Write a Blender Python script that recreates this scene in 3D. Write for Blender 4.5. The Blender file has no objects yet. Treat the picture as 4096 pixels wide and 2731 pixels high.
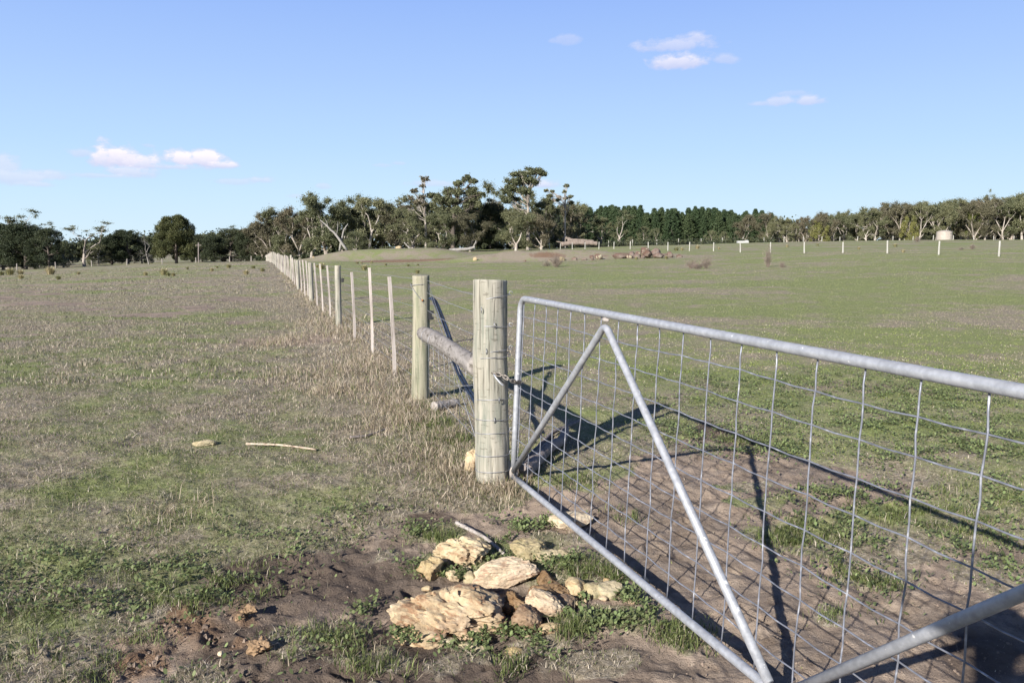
import bpy, bmesh, math, random
import numpy as np
from mathutils import Vector, Matrix
random.seed(7)
RS = np.random.RandomState
C = bpy.context.scene.collection
sc = bpy.context.scene

# ------------------------------------------------------------------ camera model
F = 3277.0; CX = 2048.0; CY = 1365.5; EYE = 1.46; HY = 1000.0
PITCH = math.atan((CY-HY)/F)
cp, sp = math.cos(PITCH), math.sin(PITCH)
def ray(px, py):
    u = (px-CX)/F; v = (CY-py)/F
    return np.array([u, cp+v*sp, -sp+v*cp])
def at(px, py, Y):
    d = ray(px, py); return np.array([0, 0, EYE]) + d*(Y/d[1])
def proj(X, Y, Z):
    dz = Z-EYE; dep = Y*cp-dz*sp; up = Y*sp+dz*cp
    dep = np.maximum(dep, 1e-3)
    return CX+F*X/dep, CY-F*up/dep

# ------------------------------------------------------------------ numpy noise
_p = RS(11).permutation(4096).astype(np.int64)
_v = RS(12).rand(4096)
def _h(ix, iy, s):
    return _v[(_p[(ix*1+_p[(iy+s*131) & 4095]) & 4095]) & 4095]
def vnoise(x, y, s=0):
    ix = np.floor(x).astype(np.int64); iy = np.floor(y).astype(np.int64)
    fx = x-ix; fy = y-iy; fx = fx*fx*(3-2*fx); fy = fy*fy*(3-2*fy)
    a = _h(ix, iy, s); b = _h(ix+1, iy, s); c = _h(ix, iy+1, s); d = _h(ix+1, iy+1, s)
    return (a*(1-fx)+b*fx)*(1-fy)+(c*(1-fx)+d*fx)*fy
def fbm(x, y, s=0, o=4):
    t = 0; a = .5; n = 0
    for i in range(o):
        t = t+a*vnoise(x*2**i+i*17.3, y*2**i+i*9.1, s+i); n += a; a *= .5
    return t/n
def sm(x, a, b):
    t = np.clip((x-a)/(b-a), 0, 1); return t*t*(3-2*t)
def n3(P, sc_, s=0):
    # cheap 3-D-ish noise from three planes
    x, y, z = P[:, 0]*sc_, P[:, 1]*sc_, P[:, 2]*sc_
    return (fbm(x+5, y+z*.7, s, 3)+fbm(y+9, z+x*.6, s+5, 3)+fbm(z+3, x+y*.8, s+9, 3))/3

# ------------------------------------------------------------------ terrain
KY = np.array([0, 5, 10, 20, 35, 66, 90, 115, 140, 160, 180, 220, 300, 600, 4000.])
KC = np.array([-1500, 0, 500, 1080, 1550, 2000, 2500, 3000, 3500, 4096, 5600.])
T = np.array([
 [0,0,-.05,-.15,-.35,-.9,-1.3,-1.7,-2.2,-2.6,-2.8,-3,-3.2,-4,-4],
 [0,0,-.03,-.12,-.3,-.8,-1.2,-1.7,-2.2,-2.6,-2.9,-3.1,-3.4,-4,-4],
 [0,0,-.04,-.1,-.2,-.35,-.5,-.8,-1.1,-1.4,-1.7,-2,-3,-4,-4],
 [0,0,-.05,-.12,-.15,0.0,0.0,-.2,-.5,-.8,-1.0,-1.5,-2.3,-4,-4],
 [0,0,0,-.05,-.08,.05,.1,.25,.6,1.0,1.2,1.3,1.3,0,-2],
 [0,0,0,0,0,.1,.3,.7,1.1,1.35,1.55,1.7,1.8,0,-2],
 [0,0,0,0,.02,.15,.65,1.2,1.8,2.2,2.25,1.9,1.8,0,-2],
 [0,0,0,.03,.12,.5,1.05,1.8,2.6,2.95,2.7,2.2,2,0,-2],
 [0,0,0,.05,.3,.9,1.4,2.2,3.0,3.35,3.0,2.5,2,0,-2],
 [0,0,0,.08,.45,1.0,1.6,2.4,3.1,3.45,3.1,2.6,2,0,-2],
 [0,0,0,.08,.45,1.0,1.6,2.4,3.1,3.45,3.1,2.6,2,0,-2]])
# fine table in (log r, angle), smoothed
LR = np.linspace(0, math.log(4001), 420)
AN = np.linspace(-60, 60, 241)
_ka = np.degrees(np.arctan((KC-CX)/F))
_t1 = np.array([np.interp(np.exp(LR)-1, KY, row) for row in T])
TT = np.array([np.interp(AN, _ka, _t1[:, j]) for j in range(len(LR))])   # (LR, AN)
def _blur(a, k, ax):
    w = np.exp(-np.linspace(-2, 2, 2*k+1)**2); w /= w.sum()
    pad = [(0, 0), (0, 0)]; pad[ax] = (k, k)
    b = np.pad(a, pad, mode='edge')
    return sum(w[i]*np.take(b, range(i, i+a.shape[ax]), axis=ax) for i in range(2*k+1))
TT = _blur(_blur(TT, 3, 0), 9, 1)
def base_z(X, Y):
    X = np.asarray(X, float); Y = np.asarray(Y, float)
    r = np.hypot(X, Y); a = np.degrees(np.arctan2(X, Y))
    aw = np.clip(a, -60, 60)
    # beyond 60 degrees fade to the edge columns by distance along the same ring
    dist = np.where(Y > 0, np.maximum(Y, r*.5), r*.5)
    fi = np.clip(np.log(dist+1)/LR[-1]*(len(LR)-1), 0, len(LR)-1.001)
    fj = np.clip((aw+60)/120*(len(AN)-1), 0, len(AN)-1.001)
    back = sm(np.abs(a), 100, 180)
    i = fi.astype(int); j = fj.astype(int); u = fi-i; v = fj-j
    z = (TT[i, j]*(1-u)+TT[i+1, j]*u)*(1-v)+(TT[i, j+1]*(1-u)+TT[i+1, j+1]*u)*v
    return z*(1-back)
def px2X(px, Y): return (px-CX)/F*Y
def terr(X, Y):
    X = np.asarray(X, float); Y = np.asarray(Y, float)
    z = base_z(X, Y)
    # dam bank
    cx = px2X(1560, 116); dx = np.abs(X-cx)/12.5; dy = np.abs(Y-116)/9
    q = np.sqrt(dx**2.6+dy**2)
    z = z+1.42*(1-sm(q, .25, 1.25))
    # dam floor hollow in front of the bank
    q = np.hypot((X-px2X(1640, 98))/9, (Y-99)/5)
    z = z-.45*(1-sm(q, .4, 1.1))
    # rocky bank
    q = np.sqrt(np.abs((X-px2X(2120, 90))/10)**2.5+np.abs((Y-90)/6)**2)
    z = z+.95*(1-sm(q, .15, 1.2))*(0.75+.5*fbm(X*.4, Y*.4, 3, 3))
    q = np.sqrt(((X-px2X(2520, 88))/8)**2+((Y-90)/5)**2)
    z = z+.4*(1-sm(q, .1, 1.2))
    far = sm(Y, 18, 60)
    z = z+far*(fbm(X*.07+3, Y*.07, 21, 3)-.5)*.35
    z = z+sm(np.hypot(X, Y), 6, 14)*(fbm(X*.35, Y*.35, 31, 3)-.5)*.10
    z = z-.115*(1-sm(np.hypot(X, Y)-.10*np.abs(X-.2), 3.6, 6.2))
    return z
def ground(px, py):
    d = ray(px, py); lo = None
    t = 1.0
    while t < 900:
        p = np.array([0, 0, EYE])+d*t
        if p[2] < float(terr(p[0], p[1])):
            a, b = t/1.01, t
            for _ in range(20):
                m = (a+b)/2; q = np.array([0, 0, EYE])+d*m
                if q[2] < float(terr(q[0], q[1])): b = m
                else: a = m
            return np.array([0, 0, EYE])+d*b
        t *= 1.01
    return np.array([0, 0, EYE])+d*300
def gz(X, Y): return float(terr(X, Y))

# soil / grass masks, laid on the ground in plan
S = 4096/2352.
DIRT = np.array([(-300,1700),(150,1568),(230,1450),(420,1395),(545,1330),(640,1300),(800,1225),(880,1180),(980,1160),(1060,1185),(1170,1150),(1230,1120),(1330,1115),(1440,1095),(1510,1020),(1620,975),(1760,1030),(1900,1055),(2050,1075),(2352,1130),(2700,1180),(2700,1900),(-300,1900)])*S
PATCH = [(1260,1245,60,18),(1230,1300,80,30),(1390,1420,95,40),(1340,1310,55,25),(1840,1235,110,38),(1990,1325,80,32),(2150,1205,260,60), (1860,1120,60,14), (2060,1260,110,30), (2250,1310,90,30), (1600,1030,50,12), (1700,1110,60,10), (1900,1260,80,26),
         (740,1480,75,38),(1560,1465,55,22),(2260,1120,170,45),(1000,1440,90,28),(960,1400,60,25),(1030,1510,80,22),(1310,1520,120,28),(1000,1225,60,25),(930,1285,40,18),
         (1090,1290,60,20),(1750,1150,60,16),(1930,1420,45,22),(860,1530,60,20),(1150,1260,60,16),(480,1540,90,24),(1180,1480,70,18),(2080,1090,90,16)]
ORANGE = [(375,1455,105,42),(120,1500,110,45),(570,1420,40,16),(600,1490,30,12),(250,1530,80,25)]
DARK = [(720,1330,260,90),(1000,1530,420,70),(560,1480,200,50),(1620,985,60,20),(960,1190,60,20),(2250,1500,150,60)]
GREEN = [(10,835,110,30),(30,860,70,20),(560,1010,200,45),(1000,960,60,50),(1650,880,330,45),(1950,930,280,50),(2100,850,180,20),(2320,800,60,12),(2300,850,90,20),(420,1330,180,60),(200,1290,200,60),(100,1420,140,50),
         (1180,635,60,8),(1560,825,120,14),(2150,960,180,26)]
def pip(px, py, poly):
    ins = np.zeros(px.shape, bool); dmin = np.full(px.shape, 1e9)
    n = len(poly)
    for i in range(n):
        x1, y1 = poly[i]; x2, y2 = poly[(i+1) % n]
        c = ((y1 > py) != (y2 > py)) & (px < (x2-x1)*(py-y1)/(y2-y1+1e-9)+x1)
        ins ^= c
        t = np.clip(((px-x1)*(x2-x1)+(py-y1)*(y2-y1))/((x2-x1)**2+(y2-y1)**2), 0, 1)
        dmin = np.minimum(dmin, np.hypot(px-x1-t*(x2-x1), py-y1-t*(y2-y1)))
    return np.where(ins, dmin, -dmin)
def ell(px, py, L, soft=.5):
    m = np.zeros(px.shape)
    for (x, y, a, b) in L:
        q = np.hypot((px-x*S)/(a*S), (py-y*S)/(b*S))
        m = np.maximum(m, 1-sm(q, 1-soft, 1+soft))
    return m
def masks(X, Y):
    """dirt, green, orange, dark for plan points"""
    X = np.asarray(X, float); Y = np.asarray(Y, float)
    Ys = np.maximum(Y, .6)
    w1 = fbm(X*2.2, Y*2.2, 41, 4)-.5; w2 = fbm(X*2.2+40, Y*2.2, 47, 4)-.5
    px, py = proj(X+w1*.5, np.maximum(Ys+w2*.5, .6), -.115*(1-sm(Ys, 3.6, 6.2)))
    n = fbm(X*5, Y*5, 51, 3)
    dirt = sm(pip(px, py, DIRT)+(n-.5)*150, -40, 55)
    dirt = dirt*(1-.93*ell(px, py, PATCH, .45))
    # footworn soil continues behind the viewpoint
    left = sm(-X, -1.0, 4)*sm(Y, 0, 3)
    # straw/green balance
    right = sm(X+0.307*Y-1.25, -.5, 3.0)          # right of the fence line
    g = .44+.26*right+1.4*(fbm(X*.16, Y*.3, 61, 5)-.5)+.9*(fbm(X*1.5, Y*1.5, 71, 3)-.5)+.18*(1-right)*(1-sm(Y, 5, 14))
    g = np.maximum(g, ell(px, py, GREEN, .9)*(.45+.6*n))
    # the left field turns to straw and bare earth with distance
    bare = (1-right)*sm(Y, 7, 14)*sm(fbm(X*.45+7, Y*.5, 81, 4), .56, .7)*.75*(1-sm(Y, 40, 80))
    dirt = np.maximum(dirt, bare)
    sb = right*sm(Y, 2.5, 7)*sm(fbm(X*.9+17, Y*.8, 86, 4), .62, .72)*.5*(1-sm(Y, 9, 20))
    dirt = np.maximum(dirt, sb)
    near = 1-sm(Y, 3.5, 8)
    # dry grass along the fence
    fl = np.abs(X+0.307*Y-1.55+.15); g = g-.38*(1-sm(fl, .2, 1.1))*sm(Y, 6, 9)
    bk = (1-sm(np.hypot((X-px2X(1560, 116))/16, (Y-114)/14), .5, 1.1)); bk = np.maximum(bk, 1-sm(np.hypot((X-px2X(2250, 90))/17, (Y-90)/9), .5, 1.1)); g = g-.24*bk
    orange = ell(px, py, ORANGE, .5)
    # scar on the rocky bank, dam floor
    def we(cx, cy, a, b): return 1-sm(np.hypot((X-cx)/a, (Y-cy)/b)+(n-.5)*.6, .5, 1.2)
    scar = np.maximum.reduce([we(px2X(2190, 86.5), 86.5, 2.2, 1.6), .9*we(px2X(1640, 103), 103.5, 9, 3.2), .8*we(px2X(2560, 88), 88, 3.5, 2.5), .6*we(px2X(2400, 87), 86.5, 1.6, 1.2),
                              .6*we(px2X(2110, 84), 84, 2.5, 1.5)*sm(n, .45, .6), .5*we(px2X(2050, 88), 88, 8, 3)*sm(n, .5, .65)])
    orange = np.maximum(orange, scar)
    dirt = np.maximum(dirt, scar)
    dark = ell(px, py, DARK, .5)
    return dirt, np.clip(g, 0, 1), np.clip(orange, 0, 1), dark

# ------------------------------------------------------------------ mesh helpers
def npmesh(name, V, Fq, smooth=False):
    """V (n,3); Fq (m,k) int array"""
    me = bpy.data.meshes.new(name)
    V = np.asarray(V, np.float32); Fq = np.asarray(Fq, np.int32)
    m, k = Fq.shape
    me.vertices.add(len(V)); me.vertices.foreach_set('co', V.ravel())
    me.loops.add(m*k); me.loops.foreach_set('vertex_index', Fq.ravel())
    me.polygons.add(m)
    me.polygons.foreach_set('loop_start', np.arange(0, m*k, k, dtype=np.int32))
    me.polygons.foreach_set('loop_total', np.full(m, k, np.int32))
    me.update(calc_edges=True)
    me.polygons.foreach_set('use_smooth', np.full(m, smooth))
    return me
class MB:
    def __init__(s): s.v = []; s.f = []; s.n = 0
    def add(s, V, Fs):
        V = np.asarray(V, float); s.v.append(V)
        s.f += [tuple(int(i)+s.n for i in f) for f in Fs]; s.n += len(V); return s
    def tube(s, pts, rad, sides=8, caps=True):
        P = np.asarray(pts, float); n = len(P)
        R = np.full(n, rad, float) if np.isscalar(rad) else np.asarray(rad, float)
        tan = np.gradient(P, axis=0); tan /= np.linalg.norm(tan, axis=1)[:, None]+1e-12
        ref = np.array([0, 0, 1.]) if abs(tan[0][2]) < .9 else np.array([1., 0, 0])
        V = []
        u = np.cross(tan[0], ref); u /= np.linalg.norm(u)
        an = np.arange(sides)/sides*2*math.pi
        for i in range(n):
            u = u-tan[i]*u.dot(tan[i]); u /= np.linalg.norm(u)+1e-12
            w = np.cross(tan[i], u)
            V.append(P[i]+R[i]*(np.cos(an)[:, None]*u+np.sin(an)[:, None]*w))
        V = np.concatenate(V); Fs = []
        for i in range(n-1):
            for j in range(sides):
                a = i*sides+j; b = i*sides+(j+1) % sides
                Fs.append((a, b, b+sides, a+sides))
        if caps:
            Fs.append(tuple(range(sides))[::-1]); Fs.append(tuple((n-1)*sides+j for j in range(sides)))
        return s.add(V, Fs)
    def box(s, c, h, rot=None):
        V = np.array([(x, y, z) for x in (-1, 1) for y in (-1, 1) for z in (-1, 1)], float)*h
        if rot is not None: V = V@np.array(rot).T
        return s.add(V+np.array(c), [(0,1,3,2),(4,6,7,5),(0,4,5,1),(2,3,7,6),(0,2,6,4),(1,5,7,3)])
    def build(s, name, mat, parent=None, smooth=True, local=None):
        V = np.concatenate(s.v)
        if local is not None: V = V-np.array(local)
        me = bpy.data.meshes.new(name); me.from_pydata(V.tolist(), [], s.f)
        me.polygons.foreach_set('use_smooth', np.full(len(me.polygons), smooth))
        me.update()
        return link(name, me, mat, parent)
def link(name, me, mat, parent=None):
    o = bpy.data.objects.new(name, me); C.objects.link(o)
    if mat is not None: me.materials.append(mat)
    if parent is not None: o.parent = parent
    return o
def empty(name, loc=(0, 0, 0), rz=0):
    o = bpy.data.objects.new(name, None); C.objects.link(o); o.location = tuple(float(a) for a in loc); o.rotation_euler[2] = rz
    o.empty_display_size = .1
    return o
def tag(o, label=None, cat=None, group=None, kind=None):
    if label: o['label'] = label
    if cat: o['category'] = cat
    if group: o['group'] = group
    if kind: o['kind'] = kind
    return o
def copy_tree(o, parent=None):
    c = o.copy(); C.objects.link(c)
    if parent is not None: c.parent = parent
    for ch in list(o.children): copy_tree(ch, c)
    return c

# ------------------------------------------------------------------ materials
class NT:
    def __init__(s, name):
        s.m = bpy.data.materials.new(name); s.m.use_nodes = True; s.t = s.m.node_tree
        s.b = s.t.nodes['Principled BSDF']; s.b.inputs['Roughness'].default_value = .8
        s.b.inputs['Specular IOR Level'].default_value = .3
    def n(s, typ, **kw):
        nd = s.t.nodes.new(typ)
        for k, v in kw.items():
            if hasattr(nd, k) and k not in ('inputs',): setattr(nd, k, v)
        return nd
    def l(s, a, b): s.t.links.new(a, b)
    def coord(s, kind='Object', scale=(1, 1, 1)):
        tc = s.n('ShaderNodeTexCoord'); mp = s.n('ShaderNodeMapping'); mp.inputs['Scale'].default_value = scale
        s.l(tc.outputs[kind], mp.inputs[0]); return mp.outputs[0]
    def noise(s, vec, scale, detail=4, rough=.55, dist=0):
        nd = s.n('ShaderNodeTexNoise'); nd.inputs['Scale'].default_value = scale; nd.inputs['Detail'].default_value = detail
        nd.inputs['Roughness'].default_value = rough; nd.inputs['Distortion'].default_value = dist
        if vec is not None: s.l(vec, nd.inputs['Vector'])
        return nd.outputs['Fac']
    def ramp(s, fac, stops):
        r = s.n('ShaderNodeValToRGB'); e = r.color_ramp.elements
        while len(e) > 1: e.remove(e[-1])
        e[0].position = stops[0][0]; c0 = stops[0][1]; e[0].color = (*c0, 1) if not np.isscalar(c0) else (c0, c0, c0, 1)
        for p, c in stops[1:]:
            x = e.new(p); x.color = (*c, 1) if not np.isscalar(c) else (c, c, c, 1)
        s.l(fac, r.inputs[0]); return r.outputs[0]
    def mix(s, f, a, b, mode='MIX'):
        m = s.n('ShaderNodeMix'); m.data_type = 'RGBA'; m.blend_type = mode
        for sock, val in ((m.inputs[0], f), (m.inputs[6], a), (m.inputs[7], b)):
            if isinstance(val, bpy.types.NodeSocket): s.l(val, sock)
            elif np.isscalar(val): sock.default_value = val
            else: sock.default_value = (*val, 1)
        return m.outputs[2]
    def math(s, op, a, b=None, clamp=False):
        m = s.n('ShaderNodeMath'); m.operation = op; m.use_clamp = clamp
        for i, val in enumerate((a, b)):
            if val is None: continue
            if isinstance(val, bpy.types.NodeSocket): s.l(val, m.inputs[i])
            else: m.inputs[i].default_value = val
        return m.outputs[0]
    def col(s, c):
        if isinstance(c, bpy.types.NodeSocket): s.l(c, s.b.inputs['Base Color'])
        else: s.b.inputs['Base Color'].default_value = (*c, 1)
        return s
    def bump(s, h, strength=.5, dist=.01):
        b = s.n('ShaderNodeBump'); b.inputs['Strength'].default_value = strength; b.inputs['Distance'].default_value = dist
        s.l(h, b.inputs['Height']); s.l(b.outputs[0], s.b.inputs['Normal']); return s
    def set(s, **k):
        for a, v in k.items(): s.b.inputs[a.replace('_', ' ')].default_value = v
        return s
M = {}
def m_wood(name, cols, sx=14, crack=.5, along=2):
    t = NT(name); v = t.coord('Object', (sx, sx, 1.1) if along == 2 else (sx, 1.1*2, sx))
    n1 = t.noise(v, 2.0, 6, .6, .6); n2 = t.noise(t.coord('Object', (4, 4, 2.2)), 1.3, 4)
    n3_ = t.noise(t.coord('Object', (60, 60, 2.0) if along == 2 else (45, 3.0, 45)), 1.0, 3, .6)
    base = t.ramp(n2, [(.30, cols[0]), (.48, cols[1]), (.66, cols[2])])
    c = t.mix(t.ramp(n1, [(.38, 0.0), (.62, 1.0)]), base, cols[3])
    crk = t.ramp(n3_, [(.34, 0.0), (.43, 1.0)])
    c = t.mix(t.math('MULTIPLY', t.math('SUBTRACT', 1.0, crk), crack), c, (.06, .05, .035))
    hc = t.ramp(t.noise(t.coord('Object', (16, 16, 55)), 1.0, 3, .6), [(.33, .75), (.39, 0.0)])
    c = t.mix(t.math('MULTIPLY', hc, crack), c, (.07, .06, .04))
    t.col(c).bump(t.math('ADD', t.math('MULTIPLY', n1, .5), t.math('MULTIPLY', crk, .5)), .8, .006).set(Roughness=.85)
    return t.m
M['treated'] = m_wood('treated_pine', [(.15, .165, .135), (.225, .222, .180), (.275, .245, .195), (.34, .315, .26)], crack=.62)
M['treated2'] = m_wood('treated_pine_golden', [(.15, .165, .11), (.21, .21, .14), (.26, .235, .165), (.31, .285, .215)], crack=.4)
M['greywood'] = m_wood('weathered_wood', [(.17, .15, .135), (.25, .22, .195), (.32, .28, .25), (.40, .36, .33)], 12, .7)
M['railwood'] = m_wood('weathered_rail', [(.13, .118, .105), (.19, .17, .155), (.235, .21, .19), (.28, .255, .235)], 12, .8, 1)
M['batten'] = m_wood('hardwood_batten', [(.24, .20, .17), (.34, .29, .25), (.42, .36, .32), (.50, .45, .41)], 30, .3)
M['whitepost'] = m_wood('pale_post', [(.26, .25, .21), (.30, .29, .25), (.35, .34, .30), (.4, .39, .35)], 10, .2)
M['darkwood'] = m_wood('dark_old_branch', [(.10, .09, .09), (.16, .14, .13), (.2, .17, .15), (.26, .22, .2)], 12, .6)
M['palewood'] = m_wood('bleached_timber', [(.45, .33, .22), (.55, .42, .3), (.62, .5, .38), (.7, .6, .48)], 16, .4)
t = NT('galvanised_steel'); v = t.coord('Object', (1, 1, 1))
n = t.noise(v, 38, 5, .6); n2 = t.noise(v, 7, 4, .6)
vo = t.n('ShaderNodeTexVoronoi'); vo.inputs['Scale'].default_value = 90; t.l(v, vo.inputs['Vector'])
c = t.mix(t.ramp(n, [(.35, 0.), (.65, 1.)]), (.28, .288, .31), (.39, .40, .425))
c = t.mix(t.ramp(n2, [(.55, 0.), (.75, .6)]), c, (.50, .50, .52))
c = t.mix(t.ramp(t.noise(v, 22, 3, .7), [(.66, 0.), (.70, .8)]), c, (.75, .74, .72))
c = t.mix(t.ramp(t.noise(v, 15, 5, .75), [(.70, 0.), (.76, .55)]), c, (.20, .13, .09))
t.col(c).set(Metallic=.3, Roughness=.5).bump(t.math('ADD', n, t.math('MULTIPLY', t.noise(v, 120, 3), .6)), .3, .002); t.b.inputs['Specular IOR Level'].default_value = .5
M['galv'] = t.m
t = NT('dull_wire'); t.col(t.ramp(t.noise(t.coord(), 20, 3), [(.35, (.22, .22, .23)), (.65, (.38, .38, .40))])).set(Metallic=.5, Roughness=.5); M['wire'] = t.m
t = NT('mesh_wire'); t.col(t.ramp(t.noise(t.coord(), 25, 3), [(.35, (.15, .155, .18)), (.6, (.24, .25, .29)), (.75, (.5, .5, .52))])).set(Metallic=.35, Roughness=.45); M['meshwire'] = t.m
t = NT('rusty_chain'); t.col(t.ramp(t.noise(t.coord(), 60, 4), [(.35, (.14, .12, .10)), (.65, (.34, .31, .28))])).set(Metallic=.6, Roughness=.5); M['chain'] = t.m
t = NT('blue_poly_pipe'); t.col(t.ramp(t.noise(t.coord(), 12, 3), [(.3, (.010, .014, .026)), (.7, (.022, .036, .065))])).set(Roughness=.6); M['pipe'] = t.m
t = NT('black_plastic'); t.col((.02, .02, .022)).set(Roughness=.4); M['black'] = t.m
t = NT('rust'); t.col(t.ramp(t.noise(t.coord(), 40, 4), [(.3, (.30, .12, .04)), (.7, (.45, .22, .08))])); M['rust'] = t.m
t = NT('weld_paint'); t.col(t.ramp(t.noise(t.coord(), 60, 4), [(.35, (.24, .21, .19)), (.6, (.34, .31, .28))])); M['weld'] = t.m
M['stickwood'] = m_wood('bleached_stick', [(.25, .17, .12), (.34, .25, .18), (.42, .33, .25), (.5, .42, .33)], 16, .6, 1)
# --- rocks
def m_rock(name, a, b, c_, stain, k=1.0):
    t = NT(name); v = t.coord('Object')
    n1 = t.noise(v, 7*k, 6, .65); n2 = t.noise(v, 26*k, 6, .7); n3_ = t.noise(t.coord('Object', (1, 1, 4)), 9*k, 5, .6, .4)
    vo = t.n('ShaderNodeTexVoronoi'); vo.inputs['Scale'].default_value = 45*k; t.l(v, vo.inputs['Vector'])
    c = t.ramp(n1, [(.32, a), (.5, b), (.68, c_)])
    c = t.mix(t.ramp(n3_, [(.53, 0.0), (.62, .85)]), c, stain)
    n5 = t.noise(v, 3.2*k, 4, .6); c = t.mix(t.ramp(n5, [(.52, 0.0), (.66, .55)]), c, tuple(x*.8 for x in stain))
    oi = t.n('ShaderNodeObjectInfo'); hv = t.n('ShaderNodeHueSaturation'); t.l(c, hv.inputs['Color']); t.l(t.math('ADD', t.math('MULTIPLY', oi.outputs['Random'], .45), .8), hv.inputs['Value']); t.l(t.math('ADD', t.math('MULTIPLY', oi.outputs['Random'], -.35), 1.1), hv.inputs['Saturation']); c = hv.outputs[0]
    c = t.mix(t.ramp(n2, [(.28, .7), (.42, 0.)]), c, tuple(x*.45 for x in stain))
    h = t.math('ADD', t.math('MULTIPLY', n2, .7), t.math('MULTIPLY', vo.outputs['Distance'], .25))
    h = t.math('ADD', h, t.math('MULTIPLY', n3_, .5))
    t.col(c).bump(h, .9, .012/k).set(Roughness=.9); return t.m
M['lime'] = m_rock('cream_limestone', (.29, .215, .11), (.43, .335, .19), (.53, .435, .285), (.27, .16, .08), 1.5)
M['limepink'] = m_rock('pinkish_limestone', (.29, .20, .11), (.43, .325, .195), (.55, .44, .30), (.25, .135, .07), 1.5)
M['limebrown'] = m_rock('brown_stone', (.14, .085, .045), (.24, .155, .085), (.38, .28, .18), (.13, .065, .03), 1.6)
M['limeolive'] = m_rock('lichened_limestone', (.26, .21, .11), (.38, .31, .185), (.46, .39, .25), (.22, .20, .11), 1.5)
M['red'] = m_rock('red_brown_boulder', (.075, .045, .034), (.125, .075, .056), (.18, .125, .10), (.19, .17, .135), .16)
t = NT('lichen_boulder'); v = t.coord()
c = t.ramp(t.noise(v, 1.6, 5, .7), [(.44, (.10, .06, .045)), (.52, (.15, .10, .075)), (.57, (.33, .30, .22)), (.66, (.30, .26, .13))])
t.col(c).bump(t.noise(v, 4, 5), .8, .05); M['lichen'] = t.m
t = NT('soil_crumb'); v = t.coord(); t.col(t.ramp(t.noise(v, 9, 4), [(.3, (.12, .088, .068)), (.7, (.26, .20, .155))])); M['crumb'] = t.m
t = NT('clod'); v = t.coord(); t.col(t.ramp(t.noise(v, 20, 5), [(.3, (.17, .11, .06)), (.7, (.33, .22, .13))])).bump(t.noise(v, 60, 5), 1, .01); M['clod'] = t.m
# --- bark & foliage
def m_bark(name, a, b, s=1.0):
    t = NT(name); v = t.coord('Object', (6*s, 6*s, 1.2*s))
    t.col(t.ramp(t.noise(v, 2, 5, .65), [(.35, a), (.62, b)])); return t.m
M['bark_white'] = m_bark('pale_gum_bark', (.22, .185, .155), (.48, .43, .38))
M['bark_grey'] = m_bark('grey_bark', (.20, .165, .135), (.42, .37, .32))
M['bark_dark'] = m_bark('dark_bark', (.06, .05, .04), (.16, .13, .11))
M['bark_dead'] = m_bark('silver_dead_wood', (.17, .155, .14), (.31, .29, .27))
def m_leaf(name, a, b, c_, rand=.25):
    t = NT(name); v = t.coord('Object'); n = t.noise(v, .55, 3, .6)
    at_ = t.n('ShaderNodeAttribute'); at_.attribute_name = 'tint'
    c = t.ramp(at_.outputs['Fac'], [(0, a), (.5, b), (1, c_)])
    oi = t.n('ShaderNodeObjectInfo')
    hsv = t.n('ShaderNodeHueSaturation'); t.l(c, hsv.inputs['Color'])
    t.l(t.math('ADD', t.math('MULTIPLY', oi.outputs['Random'], rand*1.4), 1-rand*.6), hsv.inputs['Value'])
    t.l(t.math('ADD', t.math('MULTIPLY', oi.outputs['Random'], -.035), .515), hsv.inputs['Hue'])
    t.col(hsv.outputs[0]).set(Roughness=.6); t.b.inputs['Specular IOR Level'].default_value = .25
    tr = t.n('ShaderNodeBsdfTranslucent'); t.l(hsv.outputs[0], tr.inputs[0])
    mx = t.n('ShaderNodeMixShader'); mx.inputs[0].default_value = .22
    out = t.t.nodes['Material Output']; t.l(t.b.outputs[0], mx.inputs[1]); t.l(tr.outputs[0], mx.inputs[2]); t.l(mx.outputs[0], out.inputs[0])
    return t.m
M['leaf_gum'] = m_leaf('gum_leaves', (.080, .088, .045), (.135, .142, .075), (.21, .21, .115))
M['leaf_brown'] = m_leaf('brownish_gum_leaves', (.078, .072, .044), (.128, .118, .072), (.20, .18, .115))
M['leaf_dark'] = m_leaf('dark_wattle_leaves', (.028, .038, .020), (.05, .062, .032), (.085, .095, .045))
M['leaf_round'] = m_leaf('olive_conifer_leaves', (.04, .052, .020), (.075, .088, .034), (.125, .13, .055), .05)
M['leaf_pine'] = m_leaf('pine_needles', (.026, .044, .022), (.048, .075, .035), (.085, .12, .052))
M['leaf_yellow'] = m_leaf('yellow_green_leaves', (.10, .12, .035), (.16, .17, .05), (.22, .21, .08))
M['twig'] = m_leaf('dry_twigs', (.15, .12, .09), (.25, .205, .165), (.36, .31, .255), .1)
M['tussock'] = m_leaf('tussock_blades', (.17, .17, .075), (.36, .32, .16), (.55, .48, .31), .25)
# --- grass
t = NT('grass_blades'); a_ = t.n('ShaderNodeAttribute'); a_.attribute_name = 'Col'
t.col(a_.outputs['Color']).set(Roughness=.55)
tr = t.n('ShaderNodeBsdfTranslucent'); t.l(a_.outputs['Color'], tr.inputs[0]); mx = t.n('ShaderNodeMixShader'); mx.inputs[0].default_value = .25
t.l(t.b.outputs[0], mx.inputs[1]); t.l(tr.outputs[0], mx.inputs[2]); t.l(mx.outputs[0], t.t.nodes['Material Output'].inputs[0])
M['grass'] = t.m
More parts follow.
